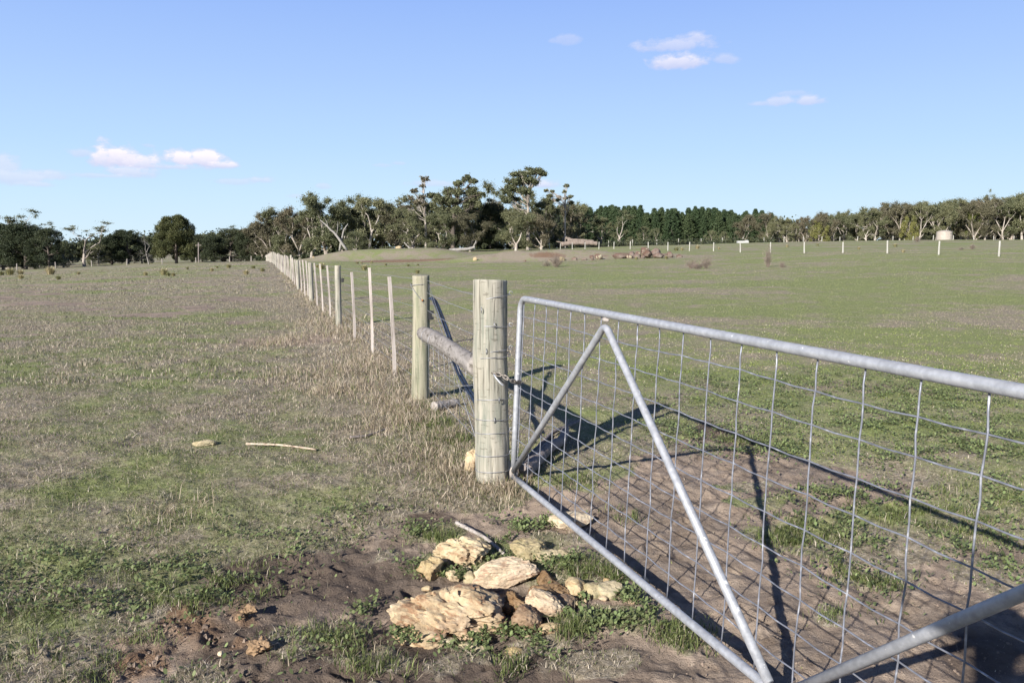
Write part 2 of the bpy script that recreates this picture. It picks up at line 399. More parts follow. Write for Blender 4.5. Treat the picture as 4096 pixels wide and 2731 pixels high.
# --- ground
t = NT('paddock_ground'); v = t.coord('Object')
a_ = t.n('ShaderNodeAttribute'); a_.attribute_name = 'mask'
se = t.n('ShaderNodeSeparateColor'); t.l(a_.outputs['Color'], se.inputs[0])
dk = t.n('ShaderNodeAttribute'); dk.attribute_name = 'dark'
nf = t.noise(v, 38, 5, .7); nm = t.noise(v, 9, 5, .65); nl = t.noise(v, 1.6, 5, .6); nxl = t.noise(v, .22, 5, .6)
nh = t.noise(v, 160, 3, .7)
straw = t.ramp(nf, [(.3, (.13, .105, .070)), (.5, (.26, .22, .16)), (.7, (.40, .345, .28))])
green = t.ramp(nf, [(.3, (.105, .120, .042)), (.5, (.20, .222, .09)), (.7, (.29, .31, .145))])
gf = t.math('ADD', se.outputs[1], t.math('MULTIPLY', t.math('SUBTRACT', nl, .5), 1.9))
gf = t.math('ADD', gf, t.math('MULTIPLY', t.math('SUBTRACT', nxl, .5), 1.5))
gf = t.math('ADD', gf, t.math('MULTIPLY', t.math('SUBTRACT', nm, .5), .8))
turf = t.mix(t.ramp(gf, [(.25, 0.), (.85, 1.)]), straw, green)
soil = t.ramp(nm, [(.30, (.14, .106, .080)), (.5, (.225, .177, .137)), (.72, (.32, .258, .205))])
soil = t.mix(t.ramp(nl, [(.42, 0.), (.62, .55)]), soil, (.40, .31, .24))
soil = t.mix(t.ramp(nh, [(.27, .5), (.42, 0.)]), soil, (.05, .038, .03))
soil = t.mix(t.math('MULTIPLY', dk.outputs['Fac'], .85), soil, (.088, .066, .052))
orange = t.ramp(nm, [(.3, (.13, .082, .052)), (.7, (.24, .16, .105))])
soil = t.mix(se.outputs[2], soil, orange)
df = t.math('ADD', se.outputs[0], t.math('MULTIPLY', t.math('SUBTRACT', nm, .5), .5))
c = t.mix(t.ramp(df, [(.35, 0.), (.6, 1.)]), turf, soil)
t.col(c).set(Roughness=.95); t.b.inputs['Specular IOR Level'].default_value = .12
h = t.math('ADD', t.math('MULTIPLY', nf, .5), t.math('MULTIPLY', nh, .25))
h = t.math('ADD', h, t.math('MULTIPLY', nm, .6))
t.bump(h, .9, .03); M['ground'] = t.m

# ------------------------------------------------------------------ ground mesh (one polar sheet)
az = np.unique(np.concatenate([np.arange(-40, 40, .13), np.arange(-60, -40, .5), np.arange(40, 60, .5), np.arange(-180, -60, 3), np.arange(60, 180, 3)]))
rr = [.35]
while rr[-1] < 4500:
    r = rr[-1]; rr.append(r*(1.0042 if 1.6 < r < 7 else 1.0065 if 1.6 < r < 14 else 1.012 if r < 260 else 1.06))
rr = np.array(rr)
A, R = np.meshgrid(np.radians(az), rr)
GX = (R*np.sin(A)).ravel(); GY = (R*np.cos(A)).ravel()
md, mg, mo, mk_ = masks(GX, GY)
Z = terr(GX, GY)
rad = np.hypot(GX, GY); nearw = 1-sm(rad, 10, 30)
Z = Z+nearw*((fbm(GX*3.5, GY*3.5, 91, 4)-.5)*.055+(fbm(GX*14, GY*14, 95, 3)-.5)*.022*(1-sm(rad, 5, 10)))
cl = fbm(GX*26, GY*26, 97, 3)
Z = Z+nearw*(mo*1.0+md*.25)*(np.maximum(cl-.42, 0)*.045)*(1-sm(rad, 7, 12))
Z = Z-md*.02*nearw+md*nearw*(1-sm(rad, 6, 10))*((fbm(GX*9+3, GY*9, 191, 3)-.5)*.035+np.minimum(np.abs(fbm(GX*5, GY*5+9, 193, 2)-.5)*5, 1)*.012)
_rg = RS(333); _sel = np.where((rad < 8) & (md > .3))[0]; _sx, _sy = GX[_sel], GY[_sel]; _dz = np.zeros(len(_sel))
for _ in range(230):
    q = _rg.randint(len(_sel)); cx, cy = _sx[q], _sy[q]; an_ = _rg.rand()*3.14; r1 = _rg.uniform(.028, .05); dp = _rg.uniform(.008, .02)
    kx = np.where((np.abs(_sx-cx) < .16) & (np.abs(_sy-cy) < .16))[0]; ux = (_sx[kx]-cx)*math.cos(an_)+(_sy[kx]-cy)*math.sin(an_); uy = -(_sx[kx]-cx)*math.sin(an_)+(_sy[kx]-cy)*math.cos(an_)
    t_ = np.hypot(ux/r1, uy/(r1*1.3)); cleft = .35*np.exp(-(ux/(r1*.18))**2)
    _dz[kx] += -dp*(1-cleft)*(1-sm(t_, .6, 1.1))+dp*.5*np.exp(-((t_-1.3)/.25)**2)
Z[_sel] += _dz
na = len(az); nr = len(rr)
def NZ(X, Y):
    """surface height incl. relief, for seating small things"""
    X = np.asarray(X, float); Y = np.asarray(Y, float); r_ = np.hypot(X, Y); w = 1-sm(r_, 10, 30)
    return terr(X, Y)+w*((fbm(X*3.5, Y*3.5, 91, 4)-.5)*.055+(fbm(X*14, Y*14, 95, 3)-.5)*.022*(1-sm(r_, 5, 10)))
V = np.stack([GX, GY, Z], 1)
V = np.concatenate([V, [[0, 0, float(NZ(0, 0))]]])
i = np.arange(nr-1)[:, None]*na; j = np.arange(na)[None, :]; j2 = (j+1) % na
Q = np.stack([(i+j), (i+na+j), (i+na+j2), (i+j2)], -1).reshape(-1, 4)
me = npmesh('ground', V, Q[:, ::-1], True)
bm = bmesh.new(); 
bm.free()
ca = me.color_attributes.new('mask', 'FLOAT_COLOR', 'POINT')
cc = np.zeros((len(V), 4), np.float32); cc[:-1, 0] = md; cc[:-1, 1] = mg; cc[:-1, 2] = mo; cc[:, 3] = 1; cc[-1, 1] = .4
ca.data.foreach_set('color', cc.ravel())
da = me.attributes.new('dark', 'FLOAT', 'POINT'); da.data.foreach_set('value', np.concatenate([mk_, [0]]).astype(np.float32))
gr = link('ground', me, M['ground']); tag(gr, kind='structure')

# ------------------------------------------------------------------ leaf cards
def cards(P, size, rng, aspect=.45, droop=0.0, tri=False):
    """quads at P with random orientation"""
    n = len(P)
    d = rng.normal(size=(n, 3)); d[:, 2] -= droop; d /= np.linalg.norm(d, axis=1)[:, None]
    e = np.cross(d, rng.normal(size=(n, 3))); e /= np.linalg.norm(e, axis=1)[:, None]
    s = size*(.6+.8*rng.rand(n))[:, None]
    a = d*s; b = e*s*aspect
    V = np.stack([P-a*.5, P+b*.5-a*.05, P+a*.5, P-b*.5-a*.05], 1).reshape(-1, 3)
    Q = np.arange(4*n).reshape(n, 4)
    return V, Q
DENS = 2.0
def tinted(me, tint, per):
    a = me.attributes.new('tint', 'FLOAT', 'POINT'); a.data.foreach_set('value', np.repeat(tint, per).astype(np.float32))
def clumps_to_mesh(name, clumps, n, size, rng, flat=.6, aspect=.5, droop=.3, shell=.5, dense=False):
    Ps = []; Ts = []
    for (c, r) in clumps:
        k = max(8, int(n*DENS*rng.uniform(.7, 1.3)))
        d = rng.normal(size=(k, 3)); d /= np.linalg.norm(d, axis=1)[:, None]
        rad_ = r*(rng.rand(k)**(shell*.8) if dense else np.minimum(np.abs(rng.normal(size=k))*.62, 1.7))*(1+.35*(vnoise(d[:, 0]*2.2+c[0]*9, d[:, 1]*2.2+d[:, 2]*2+c[2]*7, 5)-.5)*2)
        p = d*rad_[:, None]; p[:, 2] *= flat
        Ps.append(p+c); Ts.append(np.clip(rng.normal(.45+.25*rng.uniform(-1, 1), .22, k), 0, 1))
    P = np.concatenate(Ps); V, Q = cards(P, size, rng, aspect, droop)
    me = npmesh(name, V, Q); tinted(me, np.concatenate(Ts), 4); return me

# ------------------------------------------------------------------ trees (unit height)
def limb(mb, p, d, L, r, rng, tips, lvl, nodes, wig=.18, maxl=3, up=.25, split=(2, 3), sides=6):
    n = 5; pts = [p]; rs = [r]
    q = p.copy(); dd = d/np.linalg.norm(d)
    for i in range(n):
        dd = dd+rng.normal(size=3)*wig*.5; dd[2] += up*.12; dd /= np.linalg.norm(dd)
        q = q+dd*L/n; pts.append(q.copy()); rs.append(r*(1-.5*(i+1)/n))
    mb.tube(pts, rs, sides if lvl < 2 else 4, caps=False)
    if lvl >= 1: nodes.append((pts[3], lvl))
    if lvl >= maxl: tips.append(q); return
    k = rng.randint(split[0], split[1]+1)
    for i in range(k):
        ang = rng.rand()*6.28+i*6.28/k; spread = rng.uniform(.45, .85)
        o = np.array([math.cos(ang), math.sin(ang), rng.uniform(-.1, .35)])
        nd = dd*(1-spread*.45)+o*spread
        limb(mb, q, nd, L*rng.uniform(.58, .82), rs[-1]*.8, rng, tips, lvl+1, nodes, wig, maxl, up, split, sides)
def norm_tree(tb, crown, H=1.0):
    """scale both meshes so that the top is at z = 1"""
    top = 0
    for me in (tb, crown):
        if me is None or len(me.vertices) == 0: continue
        a = np.empty(len(me.vertices)*3, np.float32); me.vertices.foreach_get('co', a); top = max(top, np.percentile(a[2::3], 99.9))
    for me in (tb, crown):
        if me is None: continue
        me.transform(Matrix.Scale(1/top, 4))
def finish(mb, bark, crown, leafmat, name):
    me = bpy.data.meshes.new('trunk'); me.from_pydata(np.concatenate(mb.v).tolist(), [], mb.f); me.polygons.foreach_set('use_smooth', np.ones(len(me.polygons), bool)); me.update()
    me.materials.append(M[bark])
    if crown is not None: crown.materials.append(M[leafmat])
    norm_tree(me, crown)
    return (name, me, crown)
def gum(seed, bark='bark_white', leaf='leaf_gum', th=.34, maxl=3, n=95, cr=.095, lf=.030, lean=.05, spread=1, rt=.028, nodes_p=.7, flat=.62, name='gum_tree', up=.3):
    rng = RS(seed); mb = MB(); tips = []; nodes = []
    p0 = np.array([0, 0, -.02]); d = np.array([rng.normal()*lean*2, rng.normal()*lean*2, 1.])
    pts = [p0]; rs = [rt*1.35]; q = p0.copy(); dd = d/np.linalg.norm(d)
    for i in range(7):
        dd = dd+rng.normal(size=3)*.045; dd /= np.linalg.norm(dd); q = q+dd*th/7; pts.append(q.copy()); rs.append(rt*(1.05-.35*i/6))
    mb.tube(pts, rs, 8, caps=False)
    k = rng.randint(2, 4)
    for i in range(k):
        ang = rng.rand()*1.5+i*6.28/k; o = np.array([math.cos(ang)*spread, math.sin(ang)*spread, 0])*rng.uniform(.35, .75)
        limb(mb, q, dd+o, .27*rng.uniform(.85, 1.2), rs[-1]*.8, rng, tips, 0, nodes, .22, maxl-1, up)
    for i in range(3):   # side limbs
        f = rng.uniform(.55, .95); b = np.array(pts[int(f*7)]); ang = rng.rand()*6.28
        limb(mb, b, np.array([math.cos(ang), math.sin(ang), .6]), .17, rt*.45, rng, tips, 1, nodes, .25, maxl-1, up)
    cl = [(t_, cr*rng.uniform(.7, 1.25)) for t_ in tips]+[(a, cr*.8*rng.uniform(.6, 1.2)) for (a, l) in nodes if rng.rand() < nodes_p]
    me = clumps_to_mesh('crown', cl, n*1.25, lf*.86, rng, flat) if n else None
    return finish(mb, bark, me, leaf, name)
def lobed(seed, w=.42, base=.12, ncl=90, n=170, cr=.12, lf=.028, leaf='leaf_dark', bark='bark_dark', name='wattle_tree', power=2.2, top=1.0):
    rng = RS(seed); mb = MB(); cl = []
    for i in range(ncl):
        z = base+(top-base)*rng.rand()**.9; u = (z-base)/(top-base)
        R_ = w*(max(0, 1-abs(2*u-.6)**power/(1.45**power)))**.5*(.75+.4*vnoise(np.array([seed+u*5.]), np.array([i*.37]), 2)[0])
        a = rng.rand()*6.28; rr_ = R_*rng.uniform(.3, 1)**.6
        c = np.array([math.cos(a)*rr_, math.sin(a)*rr_, z]); cl.append((c, cr*rng.uniform(.6, 1.25)))
    mb.tube([(0, 0, -.02), (.01, 0, .2), (0, .01, .5), (0, 0, .8)], [.035, .03, .02, .006], 8, False)
    for i in range(14):
        c, r = cl[rng.randint(len(cl))]; z0 = min(c[2]*.6, .5)
        mb.tube([(0, 0, z0), (c[0]*.5, c[1]*.5, z0+(c[2]-z0)*.4), tuple(c)], [.014, .009, .003], 5, False)
    me = clumps_to_mesh('crown', cl, n, lf, rng, .75, .5, .1, .38, True)
    return finish(mb, bark, me, leaf, name)
def pine(seed, w=.23):
    rng = RS(seed); mb = MB(); P = []; Tn = []
    mb.tube([(0, 0, -.02), (0, 0, .5), (0, 0, .98)], [.02, .013, .003], 7, False)
    z = .06
    while z < .985:
        u = (z-.06)/.92; L = w*(1-u)**.72*rng.uniform(.8, 1.2)+.018
        k = rng.randint(5, 8); a0 = rng.rand()*6.28
        for i in range(k):
            a = a0+i*6.28/k+rng.normal()*.2; l = L*rng.uniform(.65, 1.15)
            m_ = int(28+230*l)
            s_ = rng.rand(m_)**.7; pt = np.stack([np.cos(a)*l*s_, np.sin(a)*l*s_, z+l*(.28*s_**2+.05*s_)-0*s_], 1)
            pt += rng.normal(size=(m_, 3))*np.array([.016, .016, .009])*(1-.3*s_[:, None])
            P.append(pt); Tn.append(np.clip(.25+.5*s_+rng.normal(size=m_)*.15, 0, 1))
            if u < .5: mb.tube([(0, 0, z), (math.cos(a)*l*.5, math.sin(a)*l*.5, z+l*.1)], [.005, .002], 4, False)
        z += rng.uniform(.028, .042)*(1-.35*u)
    P = np.concatenate(P); V, Q = cards(P, .028, rng, .4, -.5); me = npmesh('crown', V, Q); tinted(me, np.concatenate(Tn), 4)
    return finish(mb, 'bark_dark', me, 'leaf_pine', 'pine_tree')
def dead(seed, th=.3, maxl=4, lean=.05, rt=.022, n=0, sp=1):
    return gum(seed, 'bark_dead', 'leaf_gum', th, maxl, n, .05, .02, lean, sp, rt, 0, name='dead_tree')
VAR = {}
for k, s in enumerate((3, 5, 8, 13, 21, 34)):
    VAR['g%d' % k] = gum(s, ['bark_white', 'bark_grey', 'bark_white'][k % 3], ['leaf_gum', 'leaf_brown', 'leaf_gum'][k % 3], [.30, .36, .26, .4, .33, .28][k])
VAR['h0'] = gum(55, 'bark_grey', 'leaf_gum', .16, 4, 95, .085, .024, .04, 1.25, .035, .9)       # heavy, low branching
VAR['h1'] = gum(89, 'bark_grey', 'leaf_brown', .14, 4, 95, .085, .024, .04, 1.2, .03, .9)
VAR['h2'] = gum(144, 'bark_white', 'leaf_gum', .2, 4, 85, .08, .024, .05, 1.1, .03, .8)
VAR['s0'] = gum(61, 'bark_white', 'leaf_gum', .42, 3, 55, .075, .022, .04, .9, .024, .25, .5)         # sparse tall
VAR['s1'] = gum(62, 'bark_white', 'leaf_gum', .38, 4, 34, .06, .02, .04, .9, .024, .15, .5)
VAR['s2'] = gum(67, 'bark_grey', 'leaf_gum', .3, 3, 60, .07, .022, .05, 1.1, .028, .3, .45)
VAR['r1'] = gum(71, 'bark_white', 'leaf_yellow', .25, 3, 95, .09, .024, .05, 1, .02, .9)
def shaped(spec, seed, bark, leaf, n=150, forks=((0, .3),), rt=.022, lf=.02, flat=.72, name='gum_tree'):
    rng = RS(seed); mb = MB(); cl = []
    tr = [np.array(p, float) for p in forks]
    def trunk_at(z): return np.array([np.interp(z, [p[1] for p in forks], [p[0] for p in forks]), 0, z])
    zt = forks[-1][1]; mb.tube([trunk_at(z) for z in np.linspace(-.02, zt, 12)], np.linspace(rt*1.3, rt*.35, 12), 8, False)
    for (x, z, r_) in spec:
        for q in range(2):
            y = rng.uniform(-1, 1)*.11; c = np.array([x, y, z]); 
            for e in range(7):
                d = rng.normal(size=3); d /= np.linalg.norm(d); cl.append((c+d*r_*np.array([1.05, 1.05, .6])*rng.uniform(.5, 1.1), r_*rng.uniform(.35, .6)))
            z0 = min(z-.12-rng.rand()*.1, zt); b = trunk_at(z0); mid = b*.5+c*.5+rng.normal(size=3)*.015+[0, 0, -.015]
            mb.tube([b, mid, c], [rt*.34, rt*.22, rt*.08], 5, False)
            for e in range(3): mb.tube([mid, (mid+c)/2+rng.normal(size=3)*.02, c+rng.normal(size=3)*r_*.6], [rt*.22, rt*.15, rt*.05], 4, False)
    me = clumps_to_mesh('crown', cl, n*.6, lf, rng, flat)
    return finish(mb, bark, me, leaf, name)
def cs(pts, x0, yb, H, r_): return [((x-x0)/H, (yb-y)/H, r) if False else ((p[0]-x0)/H, (yb-p[1])/H, p[2] if len(p) > 2 else r_) for p in pts for (x, y, r) in ((p[0], p[1], 0),)]
VAR['T0'] = shaped(cs([(170, 200), (250, 165), (340, 165, .06), (380, 185, .04), (110, 260), (200, 250), (270, 250), (90, 320), (170, 330), (230, 340, .07), (60, 380), (130, 400, .06), (60, 420, .05)], 250, 850, 715, .085), 301, 'bark_grey', 'leaf_gum', 170, ((0, 0), (0, .35), (.0, .62), (.05, .8), (.1, .92)), .019)
VAR['T1'] = shaped(cs([(1850, 250, .055), (1780, 290, .06), (1910, 280, .05), (1700, 360), (1790, 370), (1890, 350), (1960, 390, .06), (1580, 400, .07), (1650, 440), (1740, 450), (1840, 450), (1930, 470, .07), (1560, 490, .06), (1650, 530), (1780, 520), (1880, 560, .06), (1600, 620, .06), (1700, 600, .07)], 1735, 865, 650, .085), 302, 'bark_dark', 'leaf_gum', 170, ((0, 0), (.01, .4), (.04, .6), (.08, .85)), .026)
VAR['T2'] = shaped(cs([(560, 318, .03), (540, 370, .028), (500, 410, .03), (590, 410, .035), (560, 420, .03), (440, 365, .03), (390, 355, .03), (420, 400, .04), (600, 460, .04), (480, 440, .04)], 550, 850, 550, .03), 303, 'bark_white', 'leaf_gum', 90, ((0, 0), (0, .5), (.01, .9)), .014)
VAR['T3'] = shaped(cs([(1500, 240, .05), (1480, 300, .03), (1410, 340, .05), (1470, 390, .04), (1390, 400, .045), (1430, 440, .05), (1350, 480, .04), (1500, 460, .04)], 1505, 865, 650, .04), 304, 'bark_white', 'leaf_brown', 45, ((0, 0), (0, .3), (-.01, .6), (-.03, .9)), .014)
VAR['d0'] = dead(101); VAR['d1'] = dead(103, .4, 4, .1); VAR['d2'] = dead(107, .25, 4, .05, .02, 12)
VAR['w0'] = lobed(1); VAR['w1'] = lobed(2, .5, .08); VAR['w2'] = lobed(4, .6, .05, 80); VAR['w3'] = lobed(6, .55, .1, 60, 120, .11, .024, 'leaf_gum', 'bark_grey')
VAR['c0'] = lobed(9, .47, .12, 150, 230, .105, .024, 'leaf_round', 'bark_dark', 'conifer_tree', 2.0)
VAR['y0'] = lobed(14, .55, .05, 50, 120, .13, .03, 'leaf_yellow', 'bark_grey', 'wattle_tree')
for k in range(4): VAR['p%d' % k] = pine(200+k, .2+.02*k)
def plant_tree(var, px, top, Y, label, cat='tree', group=None, wx=1.0, rz=None, sink=.1, tilt=None, base_px=None):
    name, tb, cr = VAR[var]
    X = px2X(px, Y); z = gz(X, Y)
    _, py = proj(np.array(X), np.array(Y), np.array(z)); H = (float(py)-top)/F*Y*1.0
    if var[0] == 'T': rz = 0
    o = empty(name, (X, Y, z-sink), random.uniform(0, 6.28) if rz is None else rz); o.scale = (H*wx, H*wx, H)
    if tilt: o.rotation_euler[0] = tilt[0]; o.rotation_euler[1] = tilt[1]
    a = bpy.data.objects.new('trunk', tb); C.objects.link(a); a.parent = o
    if cr is not None:
        b = bpy.data.objects.new('crown', cr); C.objects.link(b); b.parent = o
    tag(o, label, cat, group); return o

GL = 'trees along the left field edge'
L = [
 ('w0', -150, 880, 160, 'dark bushy tree outside the left end of the far tree line', .9),
 ('w1', 20, 905, 165, 'dark dense tree at the far left end of the left tree line', .8),
 ('s2', 42, 832, 178, 'open-crowned gum rising above the dark trees, leftmost tall gum', 1.1),
 ('w0', 110, 905, 162, 'black-green tree under the second thin gum at the left edge', .95),
 ('s1', 165, 858, 176, 'thin wispy gum rising from the dark trees left of the gap', .9),
 ('w2', 205, 925, 160, 'broad very dark tree sloping down to the gap on its right', .7),
 ('w3', 262, 985, 175, 'low dark tree between the black trees and the open white-limbed gum', .8),
 ('s2', 345, 884, 182, 'white-limbed gum with a flat open crown in the gap of the left tree line', 1.25),
 ('w3', 400, 985, 186, 'low grey bushy tree under the open white-limbed gum', .8),
 ('w0', 455, 950, 190, 'dark tree just right of the open white-limbed gum', .9),
 ('w1', 520, 932, 192, 'wide dark tree with a domed top between the open gum and the bare tree', .85),
 ('d1', 603, 930, 178, 'bare silver tree just left of the big round olive tree', 1.1),
 ('w3', 575, 985, 196, 'grey-green bush-like tree behind the bare silver tree', .9),
 ('c0', 712, 862, 172, 'big round olive-green tree standing alone in front of the left tree line', .97),
 ('w1', 815, 950, 205, 'dark tree tucked behind the right side of the big round olive tree', .7),
 ('w0', 862, 955, 200, 'dark tree with a forked trunk right of the big round tree', 1.0),
 ('w2', 930, 925, 208, 'broad dark tree halfway between the round tree and the fence end', .8),
 ('s2', 990, 900, 212, 'flat-topped gum above the dark trees near the end of the long fence', 1.0),
 ('w0', 1000, 935, 203, 'dark tree just left of where the long fence ends', .9)]
for (v_, px, top, Y, lab, wx) in L: plant_tree(v_, px, top-(12 if v_[0] == 'w' else 0), Y, lab, group=GL, wx=wx*(1.3 if v_[0] == 'w' else 1))
GM = 'gum trees behind the dam bank'
L = [
 ('h1', 1052, 878, 200, 'grey-brown gum over the vanishing end of the long fence', .9),
 ('h1', 1095, 850, 194, 'second gum from the end of the long fence, rounded brown crown', .85),
 ('h0', 1150, 832, 188, 'rounded gum on the rising left shoulder of the middle wood', .8),
 ('h1', 1205, 832, 180, 'brown-grey gum just left of the tall dark-headed gum', .8),
 ('g0', 1250, 812, 172, 'gum with a pale leaning trunk left of the dark-headed gum', .9),
 ('h0', 1312, 778, 168, 'tall dark-headed gum with a pale straight trunk at the left end of the bank', .85),
 ('h2', 1375, 812, 182, 'gum behind the crossed bleached trunks', .8),
 ('h0', 1440, 786, 180, 'wide dome-topped gum right of the crossed bleached trunks', .8),
 ('g3', 1480, 790, 165, 'white forked gum with bare upper limbs in the middle of the wood', .9),
 ('h2', 1535, 786, 182, 'gum with a feathery top behind the centre of the bank', .85),
 ('h1', 1590, 815, 176, 'lower rounded gum right of the feathery-topped gum', .8),
 ('w3', 1430, 925, 160, 'low olive tree in front of the white forked gum', 1.1),
 ('h2', 1640, 815, 184, 'gum with splayed white limbs left of the tall thin gum', 1.0),
 ('T3', 1706, 697, 162, 'tall thin nearly bare gum standing above the middle wood', 1.0),
 ('h1', 1650, 880, 165, 'low gum with white branches beside the white rock', 1.1),
 ('h0', 1745, 785, 178, 'rounded gum between the tall thin gum and the big spreading gum', .8),
 ('T1', 1812, 702, 162, 'big spreading gum with a dark thick trunk and layered crown', 1.0),
 ('h2', 1893, 735, 172, 'gum whose light crown joins the right side of the big spreading gum', .62),
 ('w1', 1960, 815, 172, 'dark dense tree in the dip right of the big spreading gum', .9),
 ('h1', 2010, 800, 180, 'gum in the dip left of the tallest tree', .8),
 ('w3', 2050, 850, 168, 'bushy grey tree in front of the tallest tree on its left', .9),
 ('T0', 2112, 665, 160, 'tallest tree of the wood, gum with a domed crown high above the others', 1.0),
 ('h0', 2120, 800, 172, 'lower dense gum around the trunk of the tallest tree', .8),
 ('h2', 2190, 765, 176, 'gum with ragged top just right of the tallest tree', .72),
 ('T2', 2258, 742, 172, 'slender gum with one small tuft of leaves on top', 1.0),
 ('h1', 2250, 815, 184, 'brown gum where the wood meets the pines', .8),
 ('h0', 2300, 812, 188, 'dark-topped gum at the left end of the pines', .7),
 ('h0', 2065, 835, 152, 'grey-green gum in front of the tallest tree, left of its trunk', 1.0),
 ('h1', 2165, 850, 154, 'olive gum in front of the tallest tree, right of its trunk', 1.05),
 ('h0', 1775, 850, 153, 'gum with low foliage left of the thick dark trunk of the big spreading gum', .95),
 ('h1', 1880, 850, 155, 'bushy gum just right of the thick dark trunk of the big spreading gum', 1.0),
 ('h2', 1650, 830, 153, 'grey gum in front of the tall thin gum on its left', .9),
 ('h2', 2300, 900, 176, 'smaller gum behind the fallen log pile', .9)]
for (v_, px, top, Y, lab, wx) in L: plant_tree(v_, px, top, Y, lab, group=GM, wx=wx)
GF = 'gums standing in front of the pines'
L = [
 ('h2', 2405, 858, 190, 'gum with brown crossing limbs left of the white-forked gum before the pines', .95),
 ('g2', 2478, 838, 186, 'gum with a white forked trunk in front of the pines', .8),
 ('w3', 2570, 905, 190, 'pale olive bushy tree behind the red boulders', .75),
 ('w3', 2618, 912, 192, 'second pale olive bushy tree, right of the one behind the red boulders', .7),
 ('w3', 2840, 920, 205, 'low olive tree at the foot of the pines left of the white trough', .8),
 ('w3', 2890, 925, 205, 'small bright olive tree at the foot of the pines beside the white trough', .7),
 ('h1', 2965, 860, 212, 'grey-brown gum standing among the pines', .8),
 ('g4', 3065, 850, 205, 'gum with thin white stems at the right end of the pines', .8),
 ('w3', 2520, 945, 185, 'low dark shrub-like tree left of the red boulders', 1.0)]
for (v_, px, top, Y, lab, wx) in L: plant_tree(v_, px, top, Y, lab, group=GF, wx=wx)
k = 0
pts_top = ([2150, 2300, 2450, 2600, 2750, 2900, 3050, 3100], [840, 835, 836, 842, 845, 850, 855, 862])
for row, (Y, st) in enumerate(((228, 27), (240, 33), (254, 38))):
    px = 2130+row*11
    while px < 3080:
        plant_tree('p%d' % (k % 4), px, float(np.interp(px, *pts_top))+random.uniform(-16, 18)+(0, -3, -6)[row], Y+random.uniform(-3, 3), 'dark green pine in the dense plantation behind the red boulders', group='plantation pines', wx=random.uniform(.9, 1.25), sink=.2)
        px += st*random.uniform(.6, .95); k += 1
# right-hand wood
sky_x = [3030, 3150, 3220, 3300, 3400, 3450, 3530, 3580, 3640, 3700, 3780, 3850, 3930, 3980, 4050, 4200, 4700]
sky_y = [862, 868, 872, 850, 842, 832, 812, 812, 822, 804, 796, 800, 792, 792, 780, 775, 770]
kinds = ['h2', 'g0', 'h1', 'g2', 'h0', 'g4', 'h2', 'g5', 'h1', 'g1']
px = 3075; k = 0
while px < 4330:
    plant_tree(kinds[(k*3) % 10], px, float(np.interp(px, sky_x, sky_y))+random.uniform(-8, 14), 190+random.uniform(-6, 6), 'grey-green gum with pale trunk in the front rank of the right-hand wood', group='gums of the right-hand wood', wx=random.uniform(.7, .95), sink=.2)
    px += random.uniform(26, 44); k += 1
px = 3060
while px < 4350:
    plant_tree(kinds[(k*7) % 10], px, float(np.interp(px, sky_x, sky_y))+random.uniform(0, 18), 206+random.uniform(-5, 5), 'gum of the back rank showing between the front trees of the right-hand wood', group='back rank gums of the right-hand wood', wx=random.uniform(.8, 1.0), sink=.2)
    px += random.uniform(34, 52); k += 1
plant_tree('y0', 3265, 878, 184, 'yellow-green wattle at the left end of the right-hand wood', wx=.8, sink=.2)
plant_tree('y0', 3622, 862, 184, 'tall yellow-green wattle left of the water tank', wx=.6, sink=.2)
plant_tree('r1', 3880, 835, 186, 'yellow-green crowned gum just right of and above the water tank', wx=.7, sink=.2)
plant_tree('s0', 3932, 758, 200, 'slender gum with a small flat tuft standing above the right-hand wood', wx=.4, sink=.2)

# crossed bleached trunks, leaning dead stem
def dead_trunk(name, pts, rads, label, mat='bark_dead', extra=()):
    o = empty(name, pts[0]); mb = MB()
    P = np.array(pts)-np.array(pts[0]); tt = np.linspace(0, 1, 12)
    k = np.linspace(0, 1, len(P)); PP = np.stack([np.interp(tt, k, P[:, a]) for a in range(3)], 1)+RS(5).normal(size=(12, 3))*.04
    mb.tube(PP, np.interp(tt, k, rads), 8)
    mb.build('trunk', M[mat], o)
    if extra:
        m2 = MB()
        for (f, vec, r) in extra:
            b = PP[int(f*11)]; v_ = np.array(vec, float); q = [b, b+v_*.5+np.array([.1, 0, .15]), b+v_]; m2.tube(q, [r, r*.7, r*.25], 6)
        m2.build('branches', M[mat], o)
    return tag(o, label, 'dead tree')
def W(px, py, Y): return at(px, py, Y)
dead_trunk('dead_tree', [W(1387, 1003, 150), W(1350, 945, 150), W(1310, 905, 150), W(1280, 880, 150)], [.26, .22, .16, .07], 'bleached leaning dead trunk, falling left across its neighbour', extra=((.45, (.3, 0, 2.6), .09), (.7, (-.6, 0, 1.6), .07), (.55, (-1.2, .5, .8), .07)))
dead_trunk('dead_tree', [W(1358, 1006, 151), W(1368, 950, 151), W(1378, 915, 151), W(1392, 895, 151)], [.2, .18, .13, .06], 'bleached upright dead trunk with a hooked top beside the leaning one', extra=((.6, (.6, 0, .6), .07), (.5, (-.3, 0, 1.2), .06)))
dead_trunk('dead_tree', [W(1645, 998, 148), W(1616, 970, 148)], [.18, .08], 'thin bleached stem leaning left beside the white rock')

